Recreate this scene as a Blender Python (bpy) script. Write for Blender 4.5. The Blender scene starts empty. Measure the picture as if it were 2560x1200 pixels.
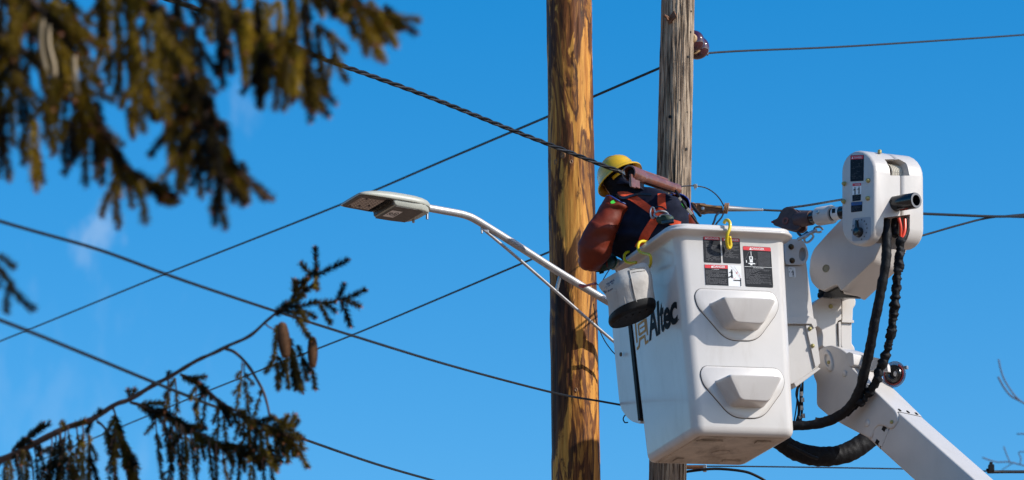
import bpy, math, random, bmesh
from mathutils import Vector, Matrix, noise, Quaternion
from mathutils.bvhtree import BVHTree
random.seed(7)
V = Vector
sc = bpy.context.scene
COL = sc.collection
R = math.radians

# ------------------------------------------------------------------ camera, sky, sun, exposure
FPX = 9600.0                      # focal length in photo pixels (2560 wide, 135 mm on 36 mm)
PITCH = R(17)
CAM = V((0, 0, 1.6))
FW = V((0, math.cos(PITCH), math.sin(PITCH)))
RT = V((1, 0, 0))
UP = V((0, -math.sin(PITCH), math.cos(PITCH)))
cd = bpy.data.cameras.new("camera")
cam = bpy.data.objects.new("camera", cd)
COL.objects.link(cam)
cam.location = CAM
cam.rotation_euler = (R(90) + PITCH, 0, 0)
cd.sensor_width = 36
cd.lens = 135
cd.clip_start = 0.2
cd.clip_end = 5000
cd.dof.use_dof = True
cd.dof.focus_distance = 19.9
cd.dof.aperture_fstop = 4.6
sc.camera = cam

SUN = V((0.775, -0.30, 0.555)).normalized()
elev = math.asin(SUN.z)
azim = math.atan2(SUN.x, SUN.y)   # clockwise from +Y
w = bpy.data.worlds.new("World")
sc.world = w
w.use_nodes = True
nt = w.node_tree
for n_ in list(nt.nodes): nt.nodes.remove(n_)
N = nt.nodes.new
L = nt.links.new
sky = N("ShaderNodeTexSky")
sky.sky_type = 'NISHITA'
sky.sun_disc = False
sky.sun_elevation = elev
sky.sun_rotation = azim
sky.air_density = 1.0
sky.dust_density = 0.7
sky.ozone_density = 1.6
hs = N("ShaderNodeHueSaturation")
hs.inputs['Hue'].default_value = 0.499
hs.inputs['Saturation'].default_value = 1.57
hs.inputs['Value'].default_value = 1.84
L(sky.outputs[0], hs.inputs['Color'])
# a few thin fair-weather cloud wisps
geo = N("ShaderNodeTexCoord")
mp = N("ShaderNodeMapping"); mp.inputs['Scale'].default_value = (150, 150, 55)
mp.inputs['Rotation'].default_value = (0, .5, .3)
mp.inputs['Location'].default_value = (3.1, 0.4, 5.2)
L(geo.outputs['Generated'], mp.inputs['Vector'])
nz = N("ShaderNodeTexNoise"); nz.inputs['Scale'].default_value = 1.0; nz.inputs['Detail'].default_value = 5; nz.inputs['Roughness'].default_value = .55
L(mp.outputs[0], nz.inputs['Vector'])
def cloud(px, py, size, amp):
    d = (FW + RT*((px-1280)/FPX) + UP*((600-py)/FPX)).normalized()
    sb = N("ShaderNodeVectorMath"); sb.operation = 'DISTANCE'; sb.inputs[1].default_value = d
    L(geo.outputs['Generated'], sb.inputs[0])
    a = N("ShaderNodeMath"); a.operation = 'MULTIPLY_ADD'; a.inputs[1].default_value = -1.0/size; a.inputs[2].default_value = 0.75
    L(sb.outputs['Value'], a.inputs[0])
    b = N("ShaderNodeMath"); b.operation = 'ADD'; L(a.outputs[0], b.inputs[0])
    c2 = N("ShaderNodeMath"); c2.operation = 'MULTIPLY_ADD'; c2.inputs[1].default_value = 3.2; c2.inputs[2].default_value = -1.6
    L(nz.outputs['Fac'], c2.inputs[0]); L(c2.outputs[0], b.inputs[1])
    s = N("ShaderNodeMapRange"); s.interpolation_type = 'SMOOTHSTEP'; s.inputs['From Min'].default_value = 0; s.inputs['From Max'].default_value = 1.1
    s.inputs['To Max'].default_value = amp
    L(b.outputs[0], s.inputs['Value'])
    return s.outputs[0]
fac = None
for args in ((232, 580, .0080, .22), (200, 640, .0075, .12), (610, 270, .011, .08), (120, 1130, .05, .05), (-900, 300, .05, .3), (3500, 900, .06, .3)):
    o = cloud(*args)
    if fac is None: fac = o
    else:
        m = N("ShaderNodeMath"); m.operation = 'MAXIMUM'; L(fac, m.inputs[0]); L(o, m.inputs[1]); fac = m.outputs[0]
mx = N("ShaderNodeMix"); mx.data_type = 'RGBA'
L(fac, mx.inputs['Factor']); L(hs.outputs[0], mx.inputs[6]); mx.inputs[7].default_value = (9, 9.4, 10, 1)
bg = N("ShaderNodeBackground"); bg.inputs['Strength'].default_value = 0.10
L(mx.outputs[2], bg.inputs['Color'])
wo = N("ShaderNodeOutputWorld"); L(bg.outputs[0], wo.inputs[0])

sd = bpy.data.lights.new("sun", 'SUN')
sd.energy = 5.0
sd.angle = R(0.53)
sd.color = (1.0, 0.955, 0.88)
so = bpy.data.objects.new("sun", sd)
COL.objects.link(so)
so.rotation_euler = SUN.to_track_quat('Z', 'Y').to_euler()
so.location = (10, -5, 30)

sc.view_settings.view_transform = 'Standard'
sc.view_settings.look = 'None'
sc.view_settings.exposure = 0.0
sc.view_settings.gamma = 1.0
sc.view_settings.use_curve_mapping = False
sc.cycles.use_denoising = True
sc.cycles.max_bounces = 6

# ------------------------------------------------------------------ helpers
def P(x, y, d):
    """world point seen at photo pixel (x, y), d metres in front of the camera"""
    return CAM + d*(FW + RT*((x-1280)/FPX) + UP*((600-y)/FPX))
def ray(x, y): return FW + RT*((x-1280)/FPX) + UP*((600-y)/FPX)
def hit(x, y, P0, n):
    d = ray(x, y)
    return CAM + d*((P0-CAM).dot(n)/d.dot(n))
def M2(px, d): return px*d/FPX     # pixels to metres at distance d

def org(o):
    v = V((0, 0, 0))
    while o is not None:
        v += o.location; o = o.parent
    return v
def tag(o, label=None, cat=None, group=None, kind=None):
    if label: o['label'] = label
    if cat: o['category'] = cat
    if group: o['group'] = group
    if kind: o['kind'] = kind
    return o
def thing(name, loc, label, cat, group=None):
    o = bpy.data.objects.new(name, None)
    o.empty_display_size = .1
    COL.objects.link(o); o.location = loc
    return tag(o, label, cat, group)

class MB:
    def __init__(s): s.v = []; s.f = []; s.m = []
    def add(s, vs, fs, mi=0):
        k = len(s.v); s.v += [V(a) for a in vs]
        s.f += [tuple(i+k for i in f) for f in fs]; s.m += [mi]*len(fs)
        return s
    def prism(s, poly, ev, mi=0):
        n = len(poly)
        vs = [V(p) for p in poly] + [V(p)+V(ev) for p in poly]
        fs = [tuple(range(n)), tuple(range(2*n-1, n-1, -1))] + [(i, i+n, (i+1) % n+n, (i+1) % n) for i in range(n)]
        return s.add(vs, fs, mi)
    def box(s, c, ax, ay, az, mi=0):
        """c centre, ax ay az half-extent vectors"""
        c = V(c); pts = [c+V(ax)*i+V(ay)*j-V(az) for i, j in ((-1, -1), (1, -1), (1, 1), (-1, 1))]
        return s.prism(pts, V(az)*2, mi)
    def loft(s, rings, cap0=True, cap1=True, mi=0, close=True):
        n = len(rings[0]); vs = [p for r in rings for p in r]; fs = []
        for k in range(len(rings)-1):
            for i in range(n if close else n-1):
                j = (i+1) % n
                fs.append((k*n+i, k*n+j, (k+1)*n+j, (k+1)*n+i))
        if cap0: fs.append(tuple(range(n-1, -1, -1)))
        if cap1: fs.append(tuple((len(rings)-1)*n+i for i in range(n)))
        return s.add(vs, fs, mi)
    def tube(s, pts, r, sides=10, mi=0, cap=True, flat=None):
        pts = [V(p) for p in pts]; n = len(pts)
        rs = r if isinstance(r, (list, tuple)) else [r]*n
        t = (pts[1]-pts[0]).normalized()
        u = t.cross(V((0, 0, 1)))
        if u.length < .1: u = t.cross(V((0, 1, 0)))
        u.normalize(); rings = []
        for i in range(n):
            a = pts[max(i-1, 0)]; b = pts[min(i+1, n-1)]
            t2 = (b-a).normalized()
            q = t.rotation_difference(t2); u = q @ u; u = (u - t2*u.dot(t2)).normalized(); t = t2
            w_ = t.cross(u); f = flat[i] if isinstance(flat, list) else (flat or 1)
            rings.append([pts[i] + (u*math.cos(6.28319*k/sides)*f + w_*math.sin(6.28319*k/sides))*rs[i] for k in range(sides)])
        return s.loft(rings, cap, cap, mi)
    def lathe(s, c, ax, prof, sides=24, mi=0, cap0=True, cap1=True):
        c = V(c); ax = V(ax).normalized()
        u = ax.cross(V((0, 0, 1)))
        if u.length < .1: u = ax.cross(V((0, 1, 0)))
        u.normalize(); w_ = ax.cross(u)
        rings = [[c+ax*t+(u*math.cos(6.28319*k/sides)+w_*math.sin(6.28319*k/sides))*max(r, 1e-5) for k in range(sides)] for t, r in prof]
        return s.loft(rings, cap0, cap1, mi)
    def build(s, name, mats, parent=None, smooth=True, angle=35, bevel=0, seg=3, label=None, kind=None, sub=0):
        og = org(parent) if parent else V((0, 0, 0))
        me = bpy.data.meshes.new(name)
        me.from_pydata([v-og for v in s.v], [], s.f)
        if not isinstance(mats, (list, tuple)): mats = [mats]
        for m_ in mats: me.materials.append(m_)
        me.polygons.foreach_set('material_index', s.m)
        bm = bmesh.new(); bm.from_mesh(me); bmesh.ops.recalc_face_normals(bm, faces=bm.faces); bm.to_mesh(me); bm.free()
        o = bpy.data.objects.new(name, me); COL.objects.link(o)
        if smooth:
            me.polygons.foreach_set('use_smooth', [True]*len(me.polygons))
            if not bevel: me.set_sharp_from_angle(angle=R(angle))
        if bevel:
            b = o.modifiers.new('bevel', 'BEVEL'); b.width = bevel; b.segments = seg; b.limit_method = 'ANGLE'; b.angle_limit = R(30); b.harden_normals = True
        if sub:
            b = o.modifiers.new('sub', 'SUBSURF'); b.levels = sub; b.render_levels = sub
        if parent: o.parent = parent
        if label: o['label'] = label
        if kind: o['kind'] = kind
        return o

def fillet(poly, r, n=4):
    """round the corners of a flat polygon (list of Vectors); r a number or list"""
    out = []; m = len(poly)
    for i in range(m):
        p = V(poly[i]); a = V(poly[i-1]); b = V(poly[(i+1) % m])
        rr = r[i] if isinstance(r, (list, tuple)) else r
        da = (a-p); db = (b-p); la = da.length; lb = db.length
        k = min(rr, la*.48, lb*.48)
        if k < 1e-5: out.append(p); continue
        s0 = p+da/la*k; s1 = p+db/lb*k
        for j in range(n+1):
            t = j/n; out.append(s0*(1-t)**2 + p*2*t*(1-t) + s1*t*t)
    return out
def spline(pts, n=8):
    """Catmull-Rom through tuples of any length"""
    out = []; m = len(pts)
    for i in range(m-1):
        p0 = pts[max(i-1, 0)]; p1 = pts[i]; p2 = pts[i+1]; p3 = pts[min(i+2, m-1)]
        for k in range(n):
            t = k/n
            out.append(tuple(.5*((2*b)+(-a+c)*t+(2*a-5*b+4*c-d)*t*t+(-a+3*b-3*c+d)*t**3) for a, b, c, d in zip(p0, p1, p2, p3)))
    out.append(tuple(pts[-1]))
    return out
def pxline(pts, n=8):
    """(px, py, depth) spline -> world points; inverse depth is interpolated, so straight stays straight"""
    return [P(a, b, 1/c) for a, b, c in spline([(a, b, 1.0/c) for a, b, c in pts], n)]

def text_mesh(body, size=1, bold=0.0, align='LEFT'):
    cu = bpy.data.curves.new('t', 'FONT'); cu.body = body; cu.size = size; cu.offset = bold; cu.align_x = align
    cu.resolution_u = 3
    o = bpy.data.objects.new('t', cu); COL.objects.link(o)
    bpy.context.view_layer.update()
    me = bpy.data.meshes.new_from_object(o.evaluated_get(bpy.context.evaluated_depsgraph_get()))
    vs = [v.co.copy() for v in me.vertices]; fs = [tuple(p.vertices) for p in me.polygons]
    bpy.data.objects.remove(o); bpy.data.curves.remove(cu); bpy.data.meshes.remove(me)
    x0 = min(v.x for v in vs); x1 = max(v.x for v in vs); y0 = min(v.y for v in vs); y1 = max(v.y for v in vs)
    return [((v.x-x0)/(x1-x0), (v.y-y0)/(y1-y0)) for v in vs], fs, (x1-x0)/(y1-y0)
_tc = {}
def text_uv(body, bold=0):
    if (body, bold) not in _tc: _tc[(body, bold)] = text_mesh(body, 1, bold)
    return _tc[(body, bold)]

# ------------------------------------------------------------------ materials
def mat(name, col, rough=.5, metal=0, spec=.5, coat=0, var=0, vscale=6, dark=None, dscale=3, damt=0, dstretch=(1, 1, 1), bump=0, bscale=60, col2=None, trans=0, coat_r=.1):
    m = bpy.data.materials.new(name); m.use_nodes = True
    t = m.node_tree; b = t.nodes['Principled BSDF']
    b.inputs['Roughness'].default_value = rough; b.inputs['Metallic'].default_value = metal
    b.inputs['Specular IOR Level'].default_value = spec
    b.inputs['Coat Weight'].default_value = coat; b.inputs['Coat Roughness'].default_value = coat_r
    b.inputs['Transmission Weight'].default_value = trans
    b.inputs['Base Color'].default_value = (*col, 1)
    tc = t.nodes.new('ShaderNodeTexCoord')
    cur = None
    if var or col2:
        n = t.nodes.new('ShaderNodeTexNoise'); n.inputs['Scale'].default_value = vscale; n.inputs['Detail'].default_value = 6; n.inputs['Roughness'].default_value = .6
        t.links.new(tc.outputs['Object'], n.inputs['Vector'])
        mr = t.nodes.new('ShaderNodeMapRange'); mr.inputs['From Min'].default_value = .35; mr.inputs['From Max'].default_value = .65
        t.links.new(n.outputs['Fac'], mr.inputs['Value'])
        x = t.nodes.new('ShaderNodeMix'); x.data_type = 'RGBA'
        c2 = col2 or tuple(c*(1-var) for c in col)
        x.inputs[6].default_value = (*col, 1); x.inputs[7].default_value = (*c2, 1)
        t.links.new(mr.outputs[0], x.inputs['Factor']); cur = x.outputs[2]
        # roughness wanders a little with the same noise
        rr = t.nodes.new('ShaderNodeMapRange'); rr.inputs['To Min'].default_value = max(0.02, rough*.8); rr.inputs['To Max'].default_value = min(1, rough*1.3)
        t.links.new(n.outputs['Fac'], rr.inputs['Value']); t.links.new(rr.outputs[0], b.inputs['Roughness'])
    if dark:
        mp_ = t.nodes.new('ShaderNodeMapping'); mp_.inputs['Scale'].default_value = dstretch
        t.links.new(tc.outputs['Object'], mp_.inputs['Vector'])
        n = t.nodes.new('ShaderNodeTexNoise'); n.inputs['Scale'].default_value = dscale; n.inputs['Detail'].default_value = 8; n.inputs['Roughness'].default_value = .7
        t.links.new(mp_.outputs[0], n.inputs['Vector'])
        mr = t.nodes.new('ShaderNodeMapRange'); mr.inputs['From Min'].default_value = .52; mr.inputs['From Max'].default_value = .75; mr.inputs['To Max'].default_value = damt
        t.links.new(n.outputs['Fac'], mr.inputs['Value'])
        x = t.nodes.new('ShaderNodeMix'); x.data_type = 'RGBA'
        if cur: t.links.new(cur, x.inputs[6])
        else: x.inputs[6].default_value = (*col, 1)
        x.inputs[7].default_value = (*dark, 1)
        t.links.new(mr.outputs[0], x.inputs['Factor']); cur = x.outputs[2]
    if cur: t.links.new(cur, b.inputs['Base Color'])
    if bump:
        n = t.nodes.new('ShaderNodeTexNoise'); n.inputs['Scale'].default_value = bscale; n.inputs['Detail'].default_value = 4
        t.links.new(tc.outputs['Object'], n.inputs['Vector'])
        bp = t.nodes.new('ShaderNodeBump'); bp.inputs['Strength'].default_value = 1; bp.inputs['Distance'].default_value = bump
        t.links.new(n.outputs['Fac'], bp.inputs['Height']); t.links.new(bp.outputs[0], b.inputs['Normal'])
    return m

WHITE = mat('white_gelcoat', (.58, .545, .515), .30, coat=.2, var=.07, vscale=4, dark=(.36, .31, .26), dscale=5, damt=.38, dstretch=(1.5, 1.5, .35), bump=.0003, bscale=9)
GREASY = mat('scuffed_underside_gelcoat', (.52, .45, .38), .5, var=.25, vscale=9, dark=(.10, .07, .05), dscale=7, damt=.8, dstretch=(1, .5, 1))
CAST = mat('off_white_fibreglass', (.535, .50, .47), .34, coat=.15, var=.07, vscale=6, dark=(.35, .30, .24), dscale=9, damt=.2, dstretch=(1, 1, .4), bump=.0005, bscale=14)
SEAM = mat('dark_rubber_seam', (.008, .008, .009), .6, spec=.15)
BLACKP = mat('black_plastic', (.012, .012, .013), .22, coat=.3, var=.3, vscale=30)
BLACKR = mat('matt_black_rubber', (.008, .008, .009), .55, spec=.25, var=.4, vscale=40)
HOSE = mat('black_nylon_sleeve', (.006, .006, .008), .6, spec=.22, var=.5, vscale=60, bump=.0015, bscale=120)
PIPEIN = mat('grey_fibreglass_pipe_bore', (.10, .10, .11), .5)
REDH = mat('red_hose', (.75, .06, .02), .4)
YEL = mat('yellow_coated_steel', (.78, .56, .008), .35, coat=.3, var=.15, vscale=50, dark=(.25, .2, .08), dscale=60, damt=.5)
BOLT = mat('yellowed_zinc_bolt', (.42, .36, .14), .45, metal=.3, var=.3, vscale=90)
BOLTD = mat('brown_rubber_bolt', (.10, .06, .03), .3, metal=.5, var=.4, vscale=90)
STEEL = mat('galvanised_steel', (.45, .46, .48), .38, metal=.85, var=.3, vscale=50)
ALU = mat('brushed_aluminium', (.48, .47, .47), .45, metal=.5, var=.2, vscale=25, dark=(.2, .2, .2), dscale=14, damt=.6, dstretch=(1, 1, 1))
RUST = mat('rusty_iron', (.10, .042, .022), .6, metal=.3, col2=(.22, .10, .045), vscale=40, bump=.001, bscale=150)
MAUVE = mat('weathered_brown_casting', (.115, .06, .055), .5, metal=.2, var=.35, vscale=25)
COPPER = mat('brown_rubber_cover', (.21, .065, .032), .3, coat=.35, col2=(.12, .045, .03), vscale=18, dark=(.38, .22, .15), dscale=25, damt=.5, bump=.001, bscale=40)
WIREM = mat('weathered_black_cable', (.009, .009, .011), .5, spec=.25, var=.4, vscale=80)
WIREG = mat('grey_stranded_wire', (.035, .035, .04), .45, metal=.2, var=.5, vscale=90, spec=.3)
WIREL = mat('bare_aluminium_strand', (.45, .44, .42), .4, metal=.7)
CANVAS = mat('grey_white_canvas', (.50, .465, .425), .85, spec=.2, var=.14, vscale=14, dark=(.25, .22, .2), dscale=12, damt=.35, dstretch=(1, 1, .3), bump=.003, bscale=26)
NAVYP = mat('navy_print', (.012, .03, .10), .7)
LOGOB = mat('black_vinyl', (.005, .006, .009), .6, spec=.12)
LOGOT = mat('tan_vinyl', (.48, .27, .09), .6, spec=.12)
STK_BLK = mat('sticker_black', (.007, .009, .014), .5, spec=.15)
STK_RED = mat('sticker_red', (.62, .015, .02), .3)
STK_WHT = mat('sticker_white', (.72, .72, .72), .35)
STK_GRY = mat('sticker_small_print', (.12, .12, .13), .5, spec=.15)
STK_BLU = mat('sticker_blue', (.02, .06, .22), .35)
DIALM = mat('dial_plate_grey', (.30, .31, .34), .4)
STICKS = [STK_BLK, STK_RED, STK_WHT, STK_GRY, STK_BLU]
MAROON = mat('maroon_glazed_ceramic', (.050, .006, .012), .08, coat=1, coat_r=.03)
CEMENT = mat('tan_cement_cap', (.52, .33, .16), .6, var=.2, vscale=40)
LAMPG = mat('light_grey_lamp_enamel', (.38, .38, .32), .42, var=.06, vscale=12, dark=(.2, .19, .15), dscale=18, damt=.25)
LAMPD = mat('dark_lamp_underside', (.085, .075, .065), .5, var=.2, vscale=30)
LEDP = mat('led_board', (.33, .28, .26), .5, var=.12, vscale=40)
LEDC = mat('led_lens', (.50, .44, .38), .15, coat=.5)
LEDB = mat('led_screw', (.03, .02, .02), .4)
NAVY = mat('navy_fabric', (.009, .012, .030), .85, spec=.2, var=.35, vscale=20, bump=.004, bscale=18)
TROUS = mat('work_trousers', (.03, .03, .04), .85, spec=.2, var=.3, vscale=20)
RUBBER = mat('orange_red_rubber_sleeve', (.19, .024, .007), .52, spec=.25, coat=.0, coat_r=.3, var=.3, vscale=9, dark=(.07, .02, .012), dscale=14, damt=.45, bump=.003, bscale=14)
BLUTRIM = mat('blue_edging', (.02, .05, .25), .5)
STRAP = mat('orange_red_webbing', (.78, .085, .028), .75, spec=.3, var=.2, vscale=60, dark=(.12, .02, .015), dscale=30, damt=.4, bump=.0008, bscale=400)
GREENP = mat('green_glove_cuff', (.012, .10, .05), .5)
GREEND = mat('dark_green_pouch', (.015, .05, .03), .6, var=.4, vscale=60)
LIME = mat('lime_tag', (.08, .75, .05), .4)
HATY = mat('yellow_hard_hat', (.70, .40, .005), .25, coat=.4, var=.08, vscale=12, dark=(.35, .22, .02), dscale=16, damt=.4)
SKIN = mat('skin', (.45, .26, .18), .5)
GLOVE = mat('cream_leather_glove', (.50, .44, .34), .7, var=.2, vscale=60)
BLACKF = mat('black_hood_fabric', (.008, .009, .014), .9, spec=.15, bump=.002, bscale=40)
REDC = mat('red_cord', (.35, .012, .012), .5)
BARK = mat('spruce_bark', (.060, .032, .022), .85, col2=(.10, .055, .038), vscale=60, bump=.003, bscale=120)
CONE = mat('spruce_cone', (.20, .095, .042), .6, var=.4, vscale=80)
BARET = mat('bare_twig_bark', (.11, .08, .085), .8)
GLASSD = mat('smoky_clear_plastic', (.25, .30, .34), .08, trans=.85)

def needle_mat(name, c1, c2, tip):
    m = bpy.data.materials.new(name); m.use_nodes = True; t = m.node_tree; b = t.nodes['Principled BSDF']
    b.inputs['Roughness'].default_value = .7
    oi = t.nodes.new('ShaderNodeObjectInfo'); tc = t.nodes.new('ShaderNodeTexCoord')
    n = t.nodes.new('ShaderNodeTexNoise'); n.inputs['Scale'].default_value = 9; t.links.new(tc.outputs['Object'], n.inputs['Vector'])
    a = t.nodes.new('ShaderNodeMath'); a.operation = 'ADD'; t.links.new(oi.outputs['Random'], a.inputs[0]); t.links.new(n.outputs['Fac'], a.inputs[1])
    mr = t.nodes.new('ShaderNodeMapRange'); mr.inputs['From Min'].default_value = .70; mr.inputs['From Max'].default_value = 1.4; b.inputs['Specular IOR Level'].default_value = .12; t.links.new(a.outputs[0], mr.inputs['Value'])
    x = t.nodes.new('ShaderNodeMix'); x.data_type = 'RGBA'; x.inputs[6].default_value = (*c1, 1); x.inputs[7].default_value = (*c2, 1)  # random mix paints shadowed near-black and sunlit olive twigs into the colour
    t.links.new(mr.outputs[0], x.inputs['Factor']); t.links.new(x.outputs[2], b.inputs['Base Color'])
    b.inputs['Subsurface Weight'].default_value = 0
    return m
NEED = needle_mat('spruce_needles', (.006, .005, .0015), (.26, .165, .010), None)
NEEDG = needle_mat('spruce_needles_green', (.006, .007, .002), (.15, .100, .012), None)
NTIP = mat('reddish_needle_tips', (.26, .085, .028), .6)

def pole_new():
    m = bpy.data.materials.new('new_yellow_pole_wood'); m.use_nodes = True; t = m.node_tree; b = t.nodes['Principled BSDF']
    b.inputs['Roughness'].default_value = .62
    NN = t.nodes.new; LL = t.links.new
    tc = NN('ShaderNodeTexCoord')
    def noisy(scale, vec, det=6, dist=0, rough=.6):
        mp_ = NN('ShaderNodeMapping'); mp_.inputs['Scale'].default_value = vec; LL(tc.outputs['Object'], mp_.inputs['Vector'])
        n = NN('ShaderNodeTexNoise'); n.inputs['Scale'].default_value = scale; n.inputs['Detail'].default_value = det; n.inputs['Distortion'].default_value = dist; n.inputs['Roughness'].default_value = rough
        LL(mp_.outputs[0], n.inputs['Vector']); return n.outputs['Fac']
    def ramp(src, stops):
        r = NN('ShaderNodeValToRGB'); LL(src, r.inputs[0]); e = r.color_ramp.elements
        e[0].position, e[0].color = stops[0][0], (*stops[0][1], 1)
        e[1].position, e[1].color = stops[-1][0], (*stops[-1][1], 1)
        for p, c in stops[1:-1]:
            q = e.new(p); q.color = (*c, 1)
        return r.outputs[0]
    base = ramp(noisy(1, (38, 38, 3.0), 7), [(.30, (.28, .095, .012)), (.47, (.50, .205, .034)), (.60, (.64, .30, .055)), (.75, (.33, .12, .016))])
    pat = noisy(1, (8.5, 8.5, 1.55), 7, .9, .58)
    k = ramp(pat, [(.455, (0, 0, 0)), (.475, (.9, .9, .9)), (.53, (1, 1, 1)), (.58, (.35, .35, .35)), (.65, (1, 1, 1))])
    brown = ramp(noisy(1, (26, 26, 2.5), 6), [(.35, (.018, .006, .003)), (.52, (.11, .032, .008)), (.7, (.24, .085, .018))])
    x = NN('ShaderNodeMix'); x.data_type = 'RGBA'; LL(k, x.inputs['Factor']); LL(base, x.inputs[6]); LL(brown, x.inputs[7])
    st = ramp(noisy(1, (4.6, 4.6, 1.1), 7, .8, .62), [(.505, (0, 0, 0)), (.53, (.9, .9, .9)), (.75, (1, 1, 1))])
    xs = NN('ShaderNodeMix'); xs.data_type = 'RGBA'; LL(st, xs.inputs['Factor']); LL(x.outputs[2], xs.inputs[6])
    dk = ramp(noisy(1, (30, 30, 2.5), 6), [(.35, (.014, .005, .003)), (.6, (.085, .028, .009))]); LL(dk, xs.inputs[7]); x = xs
    # fine dark checks
    c = ramp(noisy(1, (110, 110, 4), 3), [(.33, (.35, .35, .35)), (.42, (1, 1, 1))])
    y = NN('ShaderNodeMix'); y.data_type = 'RGBA'; y.blend_type = 'MULTIPLY'; y.inputs['Factor'].default_value = .8
    LL(x.outputs[2], y.inputs[6]); LL(c, y.inputs[7]); LL(y.outputs[2], b.inputs['Base Color'])
    bp = NN('ShaderNodeBump'); b.inputs['Specular IOR Level'].default_value = .2; bp.inputs['Distance'].default_value = .004; bp.inputs['Strength'].default_value = .9
    LL(noisy(1, (70, 70, 6), 6), bp.inputs['Height']); LL(bp.outputs[0], b.inputs['Normal'])
    return m
def pole_old():
    m = bpy.data.materials.new('weathered_grey_pole_wood'); m.use_nodes = True; t = m.node_tree; b = t.nodes['Principled BSDF']
    b.inputs['Roughness'].default_value = .8; b.inputs['Specular IOR Level'].default_value = .3
    NN = t.nodes.new; LL = t.links.new
    tc = NN('ShaderNodeTexCoord')
    def noisy(vec, det=6, dist=0):
        mp_ = NN('ShaderNodeMapping'); mp_.inputs['Scale'].default_value = vec; LL(tc.outputs['Object'], mp_.inputs['Vector'])
        n = NN('ShaderNodeTexNoise'); n.inputs['Scale'].default_value = 1; n.inputs['Detail'].default_value = det; n.inputs['Distortion'].default_value = dist; n.inputs['Roughness'].default_value = .65
        LL(mp_.outputs[0], n.inputs['Vector']); return n.outputs['Fac']
    r = NN('ShaderNodeValToRGB'); LL(noisy((90, 90, 3.2), 7, .4), r.inputs[0]); e = r.color_ramp.elements
    e[0].position = .36; e[0].color = (.025, .018, .013, 1); e[1].position = .68; e[1].color = (.66, .54, .42, 1)
    q = e.new(.45); q.color = (.22, .16, .115, 1); q = e.new(.53); q.color = (.47, .38, .29, 1)
    r2 = NN('ShaderNodeValToRGB'); LL(noisy((7, 7, 1.6), 5, .6), r2.inputs[0]); e = r2.color_ramp.elements
    e[0].position = .4; e[0].color = (.55, .50, .46, 1); e[1].position = .65; e[1].color = (1.0, .96, .88, 1)
    y = NN('ShaderNodeMix'); y.data_type = 'RGBA'; y.blend_type = 'MULTIPLY'; y.inputs['Factor'].default_value = 1
    LL(r.outputs[0], y.inputs[6]); LL(r2.outputs[0], y.inputs[7]); LL(y.outputs[2], b.inputs['Base Color'])
    bp = NN('ShaderNodeBump'); bp.inputs['Distance'].default_value = .005; bp.inputs['Strength'].default_value = 1
    LL(noisy((120, 120, 5), 5), bp.inputs['Height']); LL(bp.outputs[0], b.inputs['Normal'])
    return m

# ------------------------------------------------------------------ ground (below the frame, lights things from beneath)
g = MB().add([(-3000, -3000, 0), (3000, -3000, 0), (3000, 3000, 0), (-3000, 3000, 0)], [(0, 1, 2, 3)])
GROUND = mat('dry_winter_lawn', (.31, .205, .14), .95, col2=(.22, .15, .105), vscale=.8, spec=.1)
hl = MB(); rr0, rr1 = [], []; rr2 = []  # unseen ring of hills, added to block low sky light and darken the ambient
for k in range(180):
    a = 6.283185*k/180; h = 30+14*noise.noise(V((math.cos(a)*2.2, math.sin(a)*2.2, 1)))+5*noise.noise(V((math.cos(a)*14, math.sin(a)*14, 3)))
    for lst, rad_, z_ in ((rr0, 300, -1), (rr1, 330, h*.8), (rr2, 380, h)): lst.append(V((math.cos(a)*rad_, math.sin(a)*rad_, z_)))
hl.loft([rr0, rr1, rr2], cap0=False, cap1=False)
tag(hl.build('horizon_light_blocker', mat('light_blocker_dark', (.055, .045, .035), .95, col2=(.03, .035, .02), vscale=.08, spec=.1), angle=180), 'unseen dark ring of hills added round the horizon to cut low sky light', kind='structure')
go = g.build('ground', GROUND, smooth=False); tag(go, 'dry winter lawn below the poles', kind='structure')

# ------------------------------------------------------------------ utility poles
def pole(name, cx, d600, w0, w1, material, label, amp, crack):
    P0 = P(cx[1], 600, d600); n = V((0, 1, 0))
    a = hit(cx[0], 0, P0, n); b = hit(cx[2], 1200, P0, n)
    ax = (a-b).normalized()
    def dist(p): return (p-CAM).dot(FW)
    ra = w0/2*dist(a)/FPX; rb = w1/2*dist(b)/FPX
    k = (ra-rb)/(a.z-b.z)
    at = lambda z: b + (a-b)*((z-b.z)/(a.z-b.z))
    rad = lambda z: rb + k*(z-b.z)
    base = at(0)
    t = thing(name, base, label, 'utility pole')
    zs = [0, 1, 2, 3, 4, 5]
    z = b.z-.25
    while z < a.z+.25: zs.append(z); z += .0085
    zs += [a.z+.8, a.z+1.8, a.z+2.6]
    S = 132
    rings = []
    for z in zs:
        c = at(z); r = rad(z); ring = []
        for i in range(S):
            th = 6.283185*i/S
            q = V((math.cos(th)*2.2, math.sin(th)*2.2, z*.9))
            dr = amp*1.4*noise.noise(q) + amp*.5*noise.noise(V((q.x*5, q.y*5, z*5)))
            if crack:
                s = noise.noise(V((math.cos(th)*13, math.sin(th)*13, z*1.1+5)))
                s2 = noise.noise(V((math.cos(th)*26+9, math.sin(th)*26, z*1.8)))
                dr -= crack*(max(0, 1-abs(s)*7)**1.5)*(.4+.6*noise.noise(V((th*3, 4, z*.7))) + .3)
                dr -= crack*.45*(max(0, 1-abs(s2)*6))
            else:
                s = noise.noise(V((math.cos(th)*4.5, math.sin(th)*4.5, z*2.3+2)))
                dr += .0028*(1 if s > .05 else 0) * min(1, abs(s-.05)*18)
            ring.append(c + V((math.cos(th), math.sin(th), 0))*(r+dr))
        rings.append(ring)
    MB().loft(rings).build('trunk', material, t, angle=60)
    t['_'] = 0
    del t['_']
    return t, at, rad
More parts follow.
